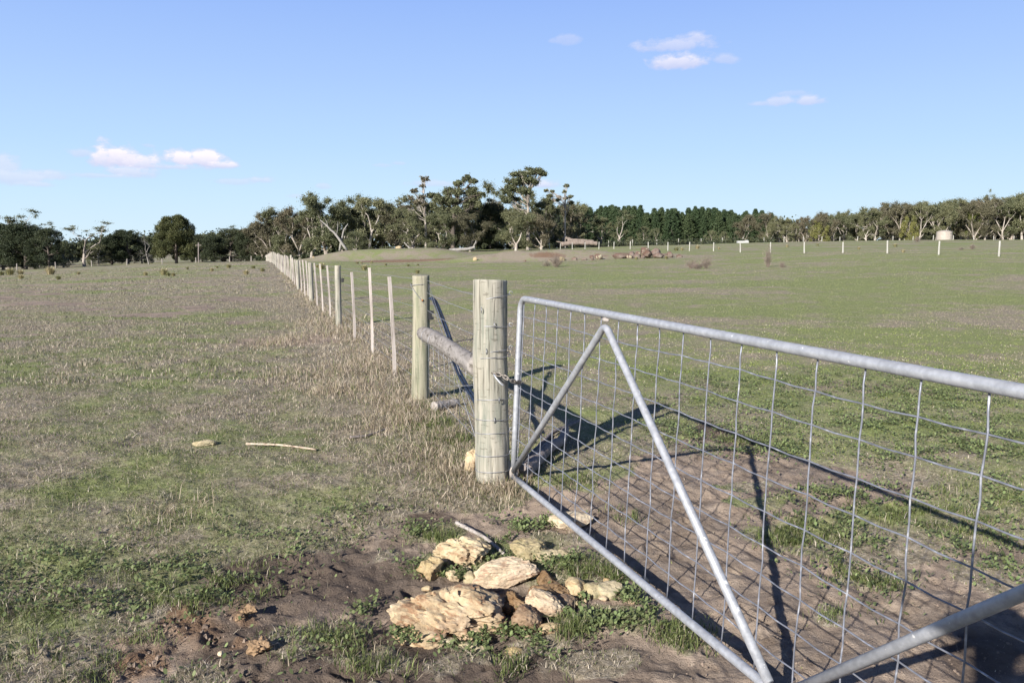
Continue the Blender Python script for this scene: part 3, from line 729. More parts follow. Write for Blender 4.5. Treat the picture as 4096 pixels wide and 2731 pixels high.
# woodland mass behind the ranks
rng = RS(77); cl = []
SX = [-900, 0, 250, 300, 450, 1000, 1060, 1250, 1500, 1700, 1900, 2200, 2300, 3000, 3100, 3220, 3500, 3800, 4096, 5000]
SY = [880, 905, 985, 980, 950, 935, 890, 850, 840, 840, 830, 850, 865, 875, 885, 890, 850, 835, 820, 810]
px = -900
while px < 5000:
    Yb = float(np.interp(px, [-900, 300, 1000, 1300, 2200, 2300, 3000, 3100, 5000], [195, 215, 228, 200, 198, 262, 262, 222, 222]))+rng.uniform(-6, 6)
    X = px2X(px, Yb); z0 = gz(X, Yb); _, pb = proj(np.array(X), np.array(Yb), np.array(z0)); H = (pb-np.interp(px, SX, SY))/F*Yb
    lo = .45 if 250 < px < 1010 else .1
    for q in range(8):
        z = rng.uniform(lo, 1)*H*.93
        cl.append((np.array([X+rng.normal()*1.5, Yb+rng.normal()*3, z0+z]), rng.uniform(1.2, 2.2)))
    px += 14
me = clumps_to_mesh('woodland', cl, 60, .7, rng, .8, .6, .1, .5)
o = link('woodland', me, M['leaf_dark']); tag(o, 'dark mass of far trees closing the view behind the front ranks', 'woodland', kind='stuff')
for nm, lab, (xa, xb, n_) in (('undergrowth', 'dark low scrub under the middle gums and the pines', (1040, 3080, 330)),):
    cl = []
    for i in range(n_):
        px = rng.uniform(xa, xb); Y = rng.uniform(172, 190); X = px2X(px, Y); r_ = rng.uniform(.5, 1.2); cl.append((np.array([X, Y, gz(X, Y)+r_*.55]), r_))
    me = clumps_to_mesh(nm, cl, 60, .4, rng, .8, .5, 0, .4)
    o = link(nm, me, M['leaf_dark']); tag(o, lab, 'undergrowth', kind='stuff')

# ------------------------------------------------------------------ posts
def post_mesh(H, r, seed, below=.25, taper=.93, rings=46, sides=40, rough=.05, flat=0):
    rng = RS(seed); zs = np.linspace(-below, H, rings); an = np.arange(sides)/sides*2*math.pi
    V = []
    for i, z in enumerate(zs):
        u = (z+below)/(H+below)
        rad_ = r*(1+(taper-1)*u)*(1+rough*(fbm(np.cos(an)*2+seed, z*2.2+np.sin(an)*2, seed, 3)-.5)*2)
        # drying checks run down the post
        for c_ in range(7):
            a0 = (c_*0.9+seed)%6.28+.12*math.sin(z*3+c_); w = .05
            dd = np.abs((an-a0+math.pi) % (2*math.pi)-math.pi); on = max(0., math.sin(z*2.3+c_*2.1+seed))
            rad_ = rad_-r*.07*on*np.exp(-(dd/w)**2)
        zz = z+(0 if i < rings-1 else 0)+u*r*.05*np.cos(an+seed)
        V.append(np.stack([rad_*np.cos(an)+.01*H*math.sin(u*3+seed), rad_*np.sin(an), zz if np.ndim(zz) else np.full(sides, zz)], 1))
    top = V[-1].copy(); top = (top-[top[:, 0].mean(), top[:, 1].mean(), 0])*[.93, .93, 1]+[top[:, 0].mean(), top[:, 1].mean(), 0]; top[:, 2] += r*.05
    V.append(top); c = top.mean(0)[None]; V = np.concatenate(V+[c])
    F_ = []
    n = rings+1
    for i in range(n-1):
        for j in range(sides):
            a = i*sides+j; b = i*sides+(j+1) % sides; F_.append((a, b, b+sides, a+sides))
    for j in range(sides): F_.append(((n-1)*sides+j, (n-1)*sides+(j+1) % sides, n*sides))
    return V, F_
FX = lambda Y: px2X(1040, Y)+5166/F        # the long fence in plan: X as a function of Y
fence = empty('wire_fence', (0, 0, 0)); tag(fence, 'long post and wire fence running from the gate corner to the far trees', 'fence')
def add_post(V, F_, name, mat, loc, parent=fence, label=None, rz=0, tilt=(0, 0)):
    me = bpy.data.meshes.new(name); me.from_pydata(V.tolist(), [], F_); me.polygons.foreach_set('use_smooth', np.ones(len(me.polygons), bool)); me.update()
    o = link(name, me, M[mat], parent); o.location = loc; o.rotation_euler = (tilt[0], tilt[1], rz)
    if label: o['label'] = label
    return o
# gate (strainer) post
PC = at(1968, 1925, 5.25); PCX, PCY = PC[0], PC[1]; zc = gz(PCX, PCY)
topz = at(1968, 1122, 5.25)[2]
V, F_ = post_mesh(topz-zc, .111, 2, rings=120, sides=90, taper=.965, rough=.10)
_q = n3(V, 9, 4)-.5; _q2 = n3(V*[1, 1, .12], 40, 8)-.5; V[:, 0] *= 1+.10*_q+.05*_q2; V[:, 1] *= 1+.10*_q+.05*_q2
strainer = add_post(V, F_, 'post', 'treated', (PCX, PCY, zc), label='thick green-grey strainer post with wire wraps beside the gate', tilt=(0, .006))
# second post
PB = at(1685, 1630, 8.0); PBX, PBY = PB[0], PB[1]; zb = gz(PBX, PBY); tb_ = at(1681, 1103, 8.0)[2]
V, F_ = post_mesh(tb_-zb, .088, 5, rings=70, sides=48, rough=.04)
add_post(V, F_, 'post', 'treated2', (PBX, PBY, zb), label='golden-green post carrying the horizontal rail')
V, F_ = post_mesh(1.25, .065, 8, rings=40, sides=24)
pm = bpy.data.meshes.new('post'); pm.from_pydata(V.tolist(), [], F_); pm.polygons.foreach_set('use_smooth', np.ones(len(pm.polygons), bool)); pm.materials.append(M['treated'])
# run of line posts and battens
bat = MB(); 
V = []; Fb = []
def batten_mesh(H):
    mb = MB(); n = 10
    for i in range(n):
        pass
    zs = np.linspace(-.05, H, n); hw, hd = .019, .013; P = []
    for i, z in enumerate(zs):
        ox = .006*math.sin(z*3); P += [(-hw+ox, -hd, z), (hw+ox, -hd, z), (hw+ox, hd, z), (-hw+ox, hd, z)]
    Fs = []
    for i in range(n-1):
        for j in range(4): a = 4*i+j; b = 4*i+(j+1) % 4; Fs.append((a, b, b+4, a+4))
    Fs += [(3, 2, 1, 0), tuple(4*(n-1)+j for j in range(4))]
    mb.add(P, Fs); return mb
bmb = batten_mesh(1.16); bme = bpy.data.meshes.new('batten'); bme.from_pydata(np.concatenate(bmb.v).tolist(), [], bmb.f); bme.materials.append(M['batten'])
YS = [8.0, 16.4]
while YS[-1] < 262: YS.append(YS[-1]+8.25+random.uniform(-.12, .12))
line = [(PCX, PCY, zc), (PBX, PBY, zb)]
HTS = {16.4: 1.2}
for k, Y in enumerate(YS[1:]):
    X = FX(Y); z = gz(X, Y); o = bpy.data.objects.new('post', pm); C.objects.link(o); o.parent = fence
    o.location = (X+random.uniform(-.03, .03), Y, z-.03); o.rotation_euler = (random.uniform(-.02, .02), random.uniform(-.02, .02), random.uniform(0, 6)); s_ = random.uniform(.95, 1.08) if k else 1.0
    o.scale = (random.uniform(.9, 1.1), random.uniform(.9, 1.1), s_); line.append((X, Y, z))
    if k < 2: o['label'] = ['pale split-faced round post, first after the rail post', 'green-tinged round post, second after the rail post'][k]
for k in range(1, min(22, len(line)-1)):
    (x0, y0, z0), (x1, y1, z1) = line[k], line[k+1]
    for q in range(3):
        f = (q+1)/4.+random.uniform(-.02, .02)
        if k == 1: f = [.19, .42, .68][q]
        X = x0+(x1-x0)*f; Y = y0+(y1-y0)*f; z = gz(X, Y)
        o = bpy.data.objects.new('batten', bme); C.objects.link(o); o.parent = fence; o.location = (X, Y, z+random.uniform(.0, .05)); o.rotation_euler = (random.uniform(-.02, .02), random.uniform(-.05, .0)+(.0 if k > 1 else -.01), .3+random.uniform(-.2, .2))
        o.scale = (1, 1, random.uniform(.97, 1.05))
# line wires
for wi, h in enumerate((.12, .26, .40, .55, .71, .88, 1.05, 1.17)):
    pts = []
    L_ = line[:26]
    for k in range(len(L_)-1):
        (x0, y0, z0), (x1, y1, z1) = L_[k], L_[k+1]
        for f in np.linspace(0, 1, 6)[:-1]:
            X = x0+(x1-x0)*f; Y = y0+(y1-y0)*f; off = .0
            pts.append((X+.06, Y+.02, z0+(z1-z0)*f+h*1.0-.02*math.sin(math.pi*f)*(1 if wi < 7 else .6)))
    mb = MB(); mb.tube(pts, .0022, 5); mb.build('wire', M['wire'], fence)
# netting wires and stay wires of the strainer bay
mb = MB()
for k in range(12):
    f = (k+.5)/12; X = PCX+(PBX-PCX)*f; Y = PCY+(PBY-PCY)*f; z = gz(X, Y)
    mb.tube([(X+.06, Y, z+.02), (X+.07+.01*math.sin(k), Y, z+.35), (X+.06, Y, z+.72)], .0016, 4)
mb.build('netting_wire', M['wire'], fence)
mb = MB()
mb.tube([(PBX+.08, PBY-.03, zb+1.12), ((PBX+PCX)/2+.02, (PBY+PCY)/2, .55), (PCX-.05, PCY+.05, zc+.08)], .0025, 5)
mb.tube([(PBX+.085, PBY-.02, zb+1.14), ((PBX+PCX)/2+.05, (PBY+PCY)/2, .57), (PCX-.02, PCY+.1, zc+.12)], .0025, 5)
mb.tube([(PBX+.06, PBY, zb+.2), ((PBX+PCX)/2, (PBY+PCY)/2, .35), (PCX-.06, PCY+.06, zc+.62)], .002, 5)
mb.build('stay_wire', M['wire'], fence)
# wraps round the two posts
def wrap(cx, cy, z, r, tilt, ph, knot=True, mb=None, wr=.0026):
    a = np.linspace(0, 2*math.pi, 49); P = np.stack([cx+r*np.cos(a), cy+r*np.sin(a), z+tilt*np.cos(a-ph)*r+.002*np.sin(3*a)], 1)
    mb.tube(P, wr, 5, False)
    if knot:
        ka = -.35; c = np.array([cx+(r+.008)*math.cos(ka), cy+(r+.008)*math.sin(ka), z+tilt*math.cos(ka-ph)*r+.01])
        b = np.linspace(0, 5.2, 14); mb.tube(np.stack([c[0]+.011*np.cos(b)+.006, np.full(14, c[1]), c[2]+.012*np.sin(b)], 1), wr, 5)
for k, (py, tl, kn) in enumerate(((1193, .18, 1), (1307, -.02, 1), (1408, .12, 1), (1432, .06, 0), (1600, .04, 1), (1682, .0, 1), (1735, .05, 1), (1826, .03, 1), (1890, .03, 0))):
    z = at(1968, py, 5.25-.11)[2]; mb = MB(); wrap(PCX+.006, PCY, z, .1135-.003*(1 if k < 3 else 0)+.001, tl, 0, kn, mb); mb.build('wire_wrap', M['wire'], fence)
mb = MB(); wrap(PBX, PBY, zb+1.02, .089, -1.3, -.1, 0, mb); wrap(PBX, PBY, zb+1.13, .088, .05, 0, 0, mb); mb.build('wire_wrap', M['wire'], fence)
mb = MB()
for q in range(26):
    a = -1.28+.5*math.sin(q*1.7)*.5
mb = None
# insulators and rust mark
mb = MB(); mb.box((PBX+.10, PBY-.02, zb+.83), (.018, .018, .045)); mb.box((PBX+.115, PBY-.02, zb+.86), (.02, .014, .014)); mb.box((PBX+.115, PBY-.02, zb+.80), (.02, .014, .014)); mb.build('insulator', M['black'], fence, False)
x3, y3, z3 = line[2]
for (x_, y_, z_) in line[2:6]:
    mb = MB(); mb.box((x_+.085, y_-.02, z_+.93), (.022, .02, .04)); mb.box((x_+.10, y_-.02, z_+.96), (.018, .012, .012)); mb.build('insulator', M['black'], fence, False)
mb = MB(); mb.tube([(PBX+.03, PBY-.084, zb+.98), (PBX+.04, PBY-.089, zb+.98)], .009, 10); mb.build('rusty_staple', M['rust'], fence, True)
# staples on strainer
mb = MB()
for k, (py, dx) in enumerate(((1300, .02), (1405, -.03), (1600, .05), (1680, .02), (1240, -.06), (1500, .03))):
    z = at(1968, py, 5.14)[2]; mb.tube([(PCX+dx, PCY-.113, z-.018), (PCX+dx, PCY-.122, z), (PCX+dx, PCY-.113, z+.018)], .0028, 6)
mb.build('staple', M['wire'], fence)
# horizontal strainer rail
ra = at(1690, 1332, 7.86); rb = at(1915, 1462, 5.28)
n = 30; tt = np.linspace(-.0, 1, n); P = np.stack([ra[k]+(rb[k]-ra[k])*tt for k in range(3)], 1)
P[:, 2] += .012*np.sin(tt*5)
mb = MB(); mb.tube(P, .066*(1+.04*np.sin(tt*7))*np.where(tt < .02, .88, 1), 22); 
rail = mb.build('rail', M['railwood'], fence, local=ra); rail.location = tuple(ra)
Vr = np.array([v.co[:] for v in rail.data.vertices]); nn = n3(Vr*[1, .35, .35], 9, 3)
for v, q in zip(rail.data.vertices, nn): v.co.z += (q-.5)*.012; v.co.x += (q-.5)*.008
mb = MB()
for f in (.17, .33):
    c = ra+(rb-ra)*f; a = np.linspace(0, 6.283, 25); dv = (rb-ra)/np.linalg.norm(rb-ra); u = np.cross(dv, [0, 0, 1]); u /= np.linalg.norm(u); w = np.cross(u, dv)
    mb.tube([c+.078*(math.cos(t_)*u+math.sin(t_)*w)+dv*.02*math.cos(t_) for t_ in a], .0025, 5, False)
mb.build('wire_wrap', M['wire'], fence)
# poly pipe hanging on the fence
hp = [at(1718, 1192, 7.85), at(1738, 1212, 7.75), at(1770, 1290, 7.4), at(1800, 1375, 7.0), at(1812, 1440, 6.75), at(1835, 1500, 6.4), at(1868, 1560, 6.0), at(1900, 1612, 5.65), at(1912, 1680, 5.5)]
def smooth_path(P, m=6):
    P = [np.array(p) for p in P]; P = [P[0]]+P+[P[-1]]; out = []
    for i in range(1, len(P)-2):
        for t_ in np.linspace(0, 1, m, endpoint=False):
            a, b, c, d = P[i-1:i+3]; out.append(.5*((2*b)+(-a+c)*t_+(2*a-5*b+4*c-d)*t_*t_+(-a+3*b-3*c+d)*t_**3))
    out.append(P[-2]); return out
pipe = empty('poly_pipe', hp[0]); tag(pipe, 'blue-black poly pipe pair hanging down inside the strainer bay', 'pipe')
sp_ = smooth_path(hp)
for k in (0, 1):
    mb = MB(); mb.tube([p+np.array([.02*k, .01*k, .006*k]) for p in sp_], .0105, 10); o = mb.build('pipe_length', M['pipe'], pipe, local=hp[0])

# ------------------------------------------------------------------ gate
GA = at(2083, 1192, 5.2); GB = at(4096, 1567, 1.868)
Gd = GB-GA; GL_ = np.linalg.norm(Gd); Gd = Gd/GL_
N_ = np.array([Gd[1], -Gd[0], 0]); N_ /= np.linalg.norm(N_)
if N_[0] > 0: N_ = -N_
GH = 1.155
dn = np.array([0, 0, -1.])*GH+N_*.05
# make 'down' follow the measured corner
gc = at(2063, 1925, 5.2-.012)
gate = empty('farm_gate', (float(GA[0]), float(GA[1]), gz(GA[0], GA[1]))); tag(gate, 'galvanised steel farm gate with wire mesh and zigzag tube brace', 'gate')
LOC = np.array(gate.location)
TOT = 6.0
def gp(s, h):   # s along, h up from bottom rail (0..1)
    return GA+Gd*s+dn*(1-h)-0*np.array([0, 0, 1])
TR = .0188
mb = MB()
# stile + top rail bent from one tube
cr_ = .085
corner = []
for t_ in np.linspace(0, math.pi/2, 10):
    corner.append(gp(cr_*(1-math.cos(t_)), 1-cr_/GH*(1-math.sin(t_))))
path = [gp(0, -.012), gp(0, .3), gp(0, .6), gp(0, .85)]+corner+[gp(s, 1) for s in np.linspace(.3, TOT-.1, 24)]
path += [gp(TOT-cr_*(1-math.cos(t_)), 1-cr_/GH*(1-math.sin(t_))) for t_ in np.linspace(math.pi/2, 0, 8)]+[gp(TOT, .5), gp(TOT, -.012)]
mb.tube(path, TR, 20); mb.build('frame', M['galv'], gate, local=LOC)
mb = MB(); mb.tube([gp(s, 0) for s in np.linspace(.012, TOT-.01, 20)], TR*.96, 18); mb.build('bottom_rail', M['galv'], gate, local=LOC)
# zigzag brace: two inverted V bends, on the near face
AP = [1.27, 3.75]; BT = [0.02, 2.70, 2.80, 0]
_a, _b = 3.0, 6.5
for _ in range(40):
    m_ = (_a+_b)/2; q0 = gp(2.80, .035); q1 = gp(m_, 1)+np.array([0, 0, -.052]); yy = None
    for f in np.linspace(0, 1, 400):
        q = q0+(q1-q0)*f
        if q[1]*cp-(q[2]-EYE)*sp < .15: break
        a_x, a_y = proj(np.array(q[0]), np.array(q[1]), np.array(q[2]))
        if a_x > 4096: yy = float(a_y); break
    if yy is None or yy > 2370: _b = m_
    else: _a = m_
AP[1] = m_; BT[3] = TOT-.02
def vee(s0, sa, s1, name):
    off = N_*.006
    a = gp(s0, .035); t_ = gp(sa, 1)+np.array([0, 0, -.052]); b = gp(s1, .02)
    d1 = (t_-a)/np.linalg.norm(t_-a); d2 = (b-t_)/np.linalg.norm(b-t_)
    P = [a, a+(t_-a)*.5]
    for k in np.linspace(0, 1, 9):   # bend
        p0 = t_-d1*.07; p2 = t_+d2*.07; p1 = t_+np.array([0, 0, .012]); P.append((1-k)**2*p0+2*k*(1-k)*p1+k*k*p2)
    P += [t_+(b-t_)*.5, b]
    mb = MB(); mb.tube([p+off for p in P], TR*.95, 18); mb.build('brace', M['galv'], gate, local=LOC)
    mb = MB(); c = t_+np.array([0, 0, .024])+off
    mb.tube([c-Gd*.035, c, c+Gd*.035], [.006, .013, .006], 10); mb.build('weld', M['weld'], gate, local=LOC)
vee(BT[0], AP[0], BT[1], 'a'); vee(BT[2], AP[1], BT[3], 'b')
mb = MB(); mb.tube([gp(0, .07)+N_*.006, gp(.005, .03)+N_*.014, gp(.0, -.01)+N_*.012], [.006, .016, .012], 10); mb.build('weld', M['weld'], gate, local=LOC)
# mesh
rng = RS(31)
hy = [1265, 1335, 1410, 1482, 1556, 1634, 1700, 1772, 1850]
hs = [1-(y-1190)/735. for y in hy]
WN = -N_*.012
ss = [.035]; 
xs = [2133.7,2179.6,2225.5,2277,2333.5,2398,2466.6,2542,2630,2725,2834,2957.6,3097.6,3259,3450.7,3676,3946]
for x in xs:
    # where the pixel column meets the top rail
    a, b = 0, 4.9
    for _ in range(40):
        m_ = (a+b)/2; q = gp(m_, 1); pxx, _y = proj(np.array(q[0]), np.array(q[1]), np.array(q[2]))
        if pxx < x: a = m_
        else: b = m_
    ss.append(a)
st = (ss[-1]-ss[1])/16.; 
while ss[-1]+st < TOT-.05: ss.append(ss[-1]+st)
jit = rng.normal(size=(len(ss), len(hs)+2))*.0024
for k, s in enumerate(ss):
    mb = MB(); pts = []
    nodes = [1-.014/GH]+hs+[.012]
    for q, h in enumerate(nodes):
        w = 0 if q in (0, len(nodes)-1) else 1
        pts.append(gp(s+jit[k, q]*w*(.4 if k == 0 else 1.3), h)+WN+N_*jit[k, (q*3) % 9]*.8)
        if q < len(nodes)-1: h2 = nodes[q+1]; pts.append(gp(s+(jit[k, q]+jit[k, q+1])*.5+rng.normal()*.002, (h+h2)/2)+WN)
    mb.tube(pts, .0030, 8); mb.build('mesh_wire', M['meshwire'], gate, local=LOC)
for q, h in enumerate(hs):
    mb = MB(); pts = []; hk = h+(.004*np.sin(np.arange(len(ss))*.7+q)+rng.normal(size=len(ss))*.0018)/GH
    for k, s in enumerate(ss):
        pts.append(gp(s+jit[k, q+1], hk[k])+WN*1.15)
        if k < len(ss)-1: pts.append(gp((s+ss[k+1])/2, (hk[k]+hk[k+1])/2-.0022)+WN*.9)
    pts = [gp(.0, h)]+pts+[gp(TOT, h)]
    mb.tube(pts, .0028, 8); mb.build('mesh_wire', M['meshwire'], gate, local=LOC)
# chain
ch = empty('gate_chain', at(1975, 1492, 5.1)); tag(ch, 'short rusty chain holding the gate to the strainer post', 'chain'); LC = np.array(ch.location)
a = at(1978, 1494, 5.13); b = at(2010, 1502, 5.11); c = at(2088, 1531, 5.16); 
cp_ = smooth_path([a, b, at(2045, 1522, 5.1), c], 4)
def link_ring(mb, c, d, up, L=.024, w=.012, r=.0042):
    d = d/np.linalg.norm(d); up = up-d*up.dot(d); up /= np.linalg.norm(up); P = []
    for t_ in np.linspace(0, 2*math.pi, 17):
        P.append(c+d*(L*.5*math.cos(t_)+.004*math.copysign(1, math.cos(t_)))+up*w*math.sin(t_)*.9)
    mb.tube(P, r, 7, False)
cum = [0]
for i in range(1, len(cp_)): cum.append(cum[-1]+np.linalg.norm(cp_[i]-cp_[i-1]))
s = 0; k = 0
while s < cum[-1]:
    c_ = np.array([np.interp(s, cum, [p[q] for p in cp_]) for q in range(3)]); c2 = np.array([np.interp(min(s+.01, cum[-1]), cum, [p[q] for p in cp_]) for q in range(3)])
    d_ = c2-c_ if np.linalg.norm(c2-c_) > 1e-5 else b-a
    mb = MB(); link_ring(mb, c_, d_, np.array([0, 0, 1.]) if k % 2 else np.array([.2, -1, .3]), .036, .012); mb.build('link', M['chain'], ch, local=LC)
    s += .027; k += 1
mb = MB(); q = gp(0, .54); ang = np.linspace(0, 6.283, 25); mb.tube([q+np.array([.026*math.cos(t_), .026*math.sin(t_), .006*math.sin(t_)]) for t_ in ang], .0042, 7, False); mb.build('link', M['chain'], ch, local=LC)
mb = MB(); mb.tube([at(1975, 1496, 5.125), at(1985, 1512, 5.11), at(2000, 1530, 5.1), at(2014, 1542, 5.09)], .006, 8); mb.build('pin', M['galv'], ch, local=LC)

# ------------------------------------------------------------------ far fences
def far_fence(name, label, pts, hgt, rad_, mat, wires, r_w=.004, wmax=None, cap=None):
    root = empty(name, pts[0]); tag(root, label, 'fence'); L0 = np.array(root.location)
    V, F_ = post_mesh(hgt, rad_, 17, rings=8, sides=12)
    me = bpy.data.meshes.new('post'); me.from_pydata(V.tolist(), [], F_); me.polygons.foreach_set('use_smooth', np.ones(len(me.polygons), bool)); me.materials.append(M[mat])
    for p in pts:
        o = bpy.data.objects.new('post', me); C.objects.link(o); o.parent = root; o.location = tuple(np.array(p)-L0); s_ = random.uniform(.92, 1.06); o.scale = (1, 1, s_); o.rotation_euler = (random.uniform(-.02, .02), random.uniform(-.02, .02), random.random()*6)
    for h in wires:
        mb = MB(); mb.tube([np.array(p)+[0, 0, h*hgt] for p in (pts if len(pts) > 1 else pts*2)], r_w, 4); mb.build('wire', M['wire'], root, local=L0)
    return root
pts = []
for n in range(-5, 29):
    Y = 64*(1+.0875*n); X = (994-CX)/F*Y+(3985.5-994)/F*64; pts.append((X, Y, gz(X, Y)))
far_fence('wire_fence', 'line of slim white posts crossing the right paddock behind the red boulders', pts, 1.14, .075, 'whitepost', (.25, .5, .75, .92))
xsB = [2432, 2527, 2623, 2709, 2799, 2883, 2965, 3048, 3128, 3205, 3278, 3350, 3420, 3490, 3560, 3640, 3720, 3800, 3880, 3960, 4040, 4120]
pts = []
for x in xsB:
    Y = 176; X = px2X(x, Y); pts.append((X, Y, gz(X, Y)))
far_fence('wire_fence', 'farthest row of thin posts at the foot of the pines and the right-hand wood', pts, 1.35, .085, 'whitepost', (.5, .9))
pts = []
for x in (-200, -60, 75, 229, 374, 515, 655, 790, 924, 1010):
    Y = 150+x*.02; X = px2X(x, Y); pts.append((X, Y, gz(X, Y)))
far_fence('wire_fence', 'boundary fence of thin grey posts in front of the left tree line', pts, 1.15, .09, 'greywood', (.5, .9))
V, F_ = post_mesh(7.5, .13, 23, rings=10, sides=10)
pl = empty('power_pole', (px2X(802, 168), 168, gz(px2X(802, 168), 168))); tag(pl, 'grey timber pole with a crossarm at the right edge of the round olive tree', 'pole')
add_post(V*[1, 1, .55], F_, 'pole_shaft', 'darkwood', (0, 0, 0), pl)
mb = MB(); mb.box((0, 0, 3.6), (.6, .06, .06)); mb.build('crossarm', M['darkwood'], pl, False)

# ------------------------------------------------------------------ water tank, trough
Y = 163; X = px2X(3763, Y); z = gz(X, Y)
tank = empty('water_tank', (X, Y, z)); tag(tank, 'cream round water tank with a low conical roof before the right-hand wood', 'water tank')
t = NT('cream_tank'); t.col(t.ramp(t.noise(t.coord(), 2, 3), [(.3, (.32, .275, .235)), (.7, (.39, .345, .30))])).set(Roughness=.6); M['tank'] = t.m
mb = MB(); R_ = 1.42; zs = np.linspace(-.3, 1.62, 26); P = []; a = np.arange(64)/64*2*math.pi; Fs = []
for i, q in enumerate(zs):
    r_ = R_+(.012 if i % 2 else 0); P.append(np.stack([r_*np.cos(a), r_*np.sin(a), np.full(64, q)], 1))
for i in range(25):
    for j in range(64): Fs.append((i*64+j, i*64+(j+1) % 64, (i+1)*64+(j+1) % 64, (i+1)*64+j))
mb.add(np.concatenate(P), Fs); mb.build('tank_wall', M['tank'], tank)
mb = MB(); P = [np.stack([r_*np.cos(a), r_*np.sin(a), np.full(64, q)], 1) for (r_, q) in ((1.47, 1.60), (1.47, 1.66), (1.0, 1.80), (.45, 1.90), (.1, 1.93))]; Fs = []
for i in range(4):
    for j in range(64): Fs.append((i*64+j, i*64+(j+1) % 64, (i+1)*64+(j+1) % 64, (i+1)*64+j))
Fs.append(tuple(4*64+j for j in range(64))); mb.add(np.concatenate(P), Fs); mb.build('roof', M['tank'], tank)
mb = MB(); mb.tube([(.35, -1.46, 1.6), (.35, -1.5, .4), (.35, -1.5, -.1)], .04, 8); mb.build('downpipe', M['tank'], tank)
mb = MB(); mb.tube([(.5, -1.42, 1.35), (.5, -1.52, 1.35)], .08, 10); mb.build('overflow', M['greywood'], tank)
Y = 158; X = px2X(2964, Y); z = gz(X, Y)
tr_ = empty('water_trough', (X, Y, z)); tag(tr_, 'low white water trough on the crest in front of the pines', 'trough')
t = NT('white_trough'); t.col((.38, .38, .37)); M['white'] = t.m
mb = MB(); L_, W_, H_ = .95, .35, .42
mb.box((0, -W_, H_/2), (L_, .05, H_/2)); mb.box((0, W_, H_/2), (L_, .05, H_/2)); mb.box((-L_-.053, 0, H_/2), (.05, W_+.05, H_/2-.003)); mb.box((L_+.053, 0, H_/2), (.05, W_+.05, H_/2-.003)); mb.build('trough_body', M['white'], tr_, False)
mb = MB(); mb.box((.72, 0, H_+.08), (.22, .3, .06)); mb.build('float_cover', M['white'], tr_, False)

# ------------------------------------------------------------------ rocks
def rock_mesh(name, dims, seed, cuts=7, rough=.12, sub=4, strata=0, pits=0, sc_=1.0, ridge=0):
    rng = RS(seed); bm = bmesh.new(); bmesh.ops.create_icosphere(bm, subdivisions=sub, radius=1)
    me = bpy.data.meshes.new(name); bm.to_mesh(me); bm.free()
    P = np.array([v.co[:] for v in me.vertices])
    for i in range(cuts):
        nrm = rng.normal(size=3); nrm /= np.linalg.norm(nrm); d = rng.uniform(.58, .88)
        s = P@nrm; over = s > d; P[over] -= np.outer((s[over]-d)*.92, nrm)
    D = P/np.linalg.norm(P, axis=1)[:, None]
    n1 = n3(P, 1.4, seed)-.5; n2 = n3(P, 4.5, seed+3)-.5; n4 = n3(P, 12, seed+7)-.5
    P = P+D*(n1*rough*5+n2*rough*3.2+n4*rough*2.2)[:, None]
    if strata:
        zz = P[:, 2]*5+P[:, 0]*.8+n1*2; k = (zz-np.floor(zz)); P[:, :2] *= (1-strata*(k < .35)*(.6+n2))[:, None]
    if pits:
        w = n3(P, 3.2, seed+20); w2 = n3(P+5, 6.5, seed+30); P = P-D*(np.maximum(w-.54, 0)*pits*11+np.maximum(w2-.56, 0)*pits*7)[:, None]
    if ridge:
        a = fbm(P[:, 0]*1.6+seed, (P[:, 1]*.8-P[:, 2]*.4)*8+P[:, 0]*1.5, seed, 4); b = 1-np.abs(a-.5)*5; P = P+D*(np.clip(b, -1, 1)*ridge)[:, None]
        a = fbm(P[:, 0]*6, P[:, 1]*14, seed+4, 3); P = P-D*(np.maximum(a-.55, 0)*ridge*5)[:, None]
    P *= np.array(dims)/2/np.maximum(np.abs(P).max(0), 1e-3)
    me.vertices.foreach_set('co', P.astype(np.float32).ravel()); me.polygons.foreach_set('use_smooth', np.ones(len(me.polygons), bool)); me.update()
    return me
def set_sharp(me, ang=40):
    try: me.set_sharp_from_angle(angle=math.radians(ang))
    except Exception: pass
def near_rock(cx, cy, w, h, seed, mat, label, rz=0, tilt=(0, 0), thick=.8, up=.46, deep=.9, cuts=7, rough=.11, strata=0, pits=0, sub=4, ridge=0, group='limestone rocks heaped by the gate', name='rock', lift=0, cat='rock'):
    px = 1450+cx/1.96; py = 1950+(cy+h*up)/1.96
    g = ground(px, py); Y = g[1]; k = Y/F/1.96
    W_ = w*k*1.13; Hh = h*k*1.12
    dims = (W_, max(Hh*1.6*deep, W_*.45*deep), Hh*thick*1.35)
    me = rock_mesh(name, dims, seed, cuts, rough, sub, strata, pits, ridge=ridge); set_sharp(me, 38)
    o = link(name, me, M[mat]); o.location = (g[0], g[1]+dims[1]*.15, float(NZ(g[0], g[1]))+dims[2]*.15+lift); o.rotation_euler = (tilt[0], tilt[1], rz)
    tag(o, label, cat, group); return o
nr_ = near_rock
nr_(640, 935, 1010, 430, 3, 'limepink', 'largest rock, long cream and pink slab with eroded ridges', rz=-.22, tilt=(.16, .10), thick=.66, deep=1.15, up=.38, rough=.10, strata=.05, pits=.2, sub=6, ridge=.018)
nr_(1130, 640, 530, 215, 5, 'limepink', 'smooth pinkish slab lying behind the largest rock', rz=.22, tilt=(.05, -.12), thick=.8, rough=.07, sub=6, pits=.04, ridge=.03)
nr_(790, 482, 455, 215, 8, 'lime', 'cream rock with deep dark holes in its right side', rz=-.15, thick=.85, rough=.10, pits=.35, sub=5)
nr_(530, 615, 215, 150, 11, 'lime', 'pale wedge-shaped rock at the left end of the heap', rz=.2, thick=.95, cuts=9, sub=5)
nr_(718, 655, 135, 85, 12, 'lime', 'small rounded cream stone right of the pale wedge-shaped rock', sub=4)
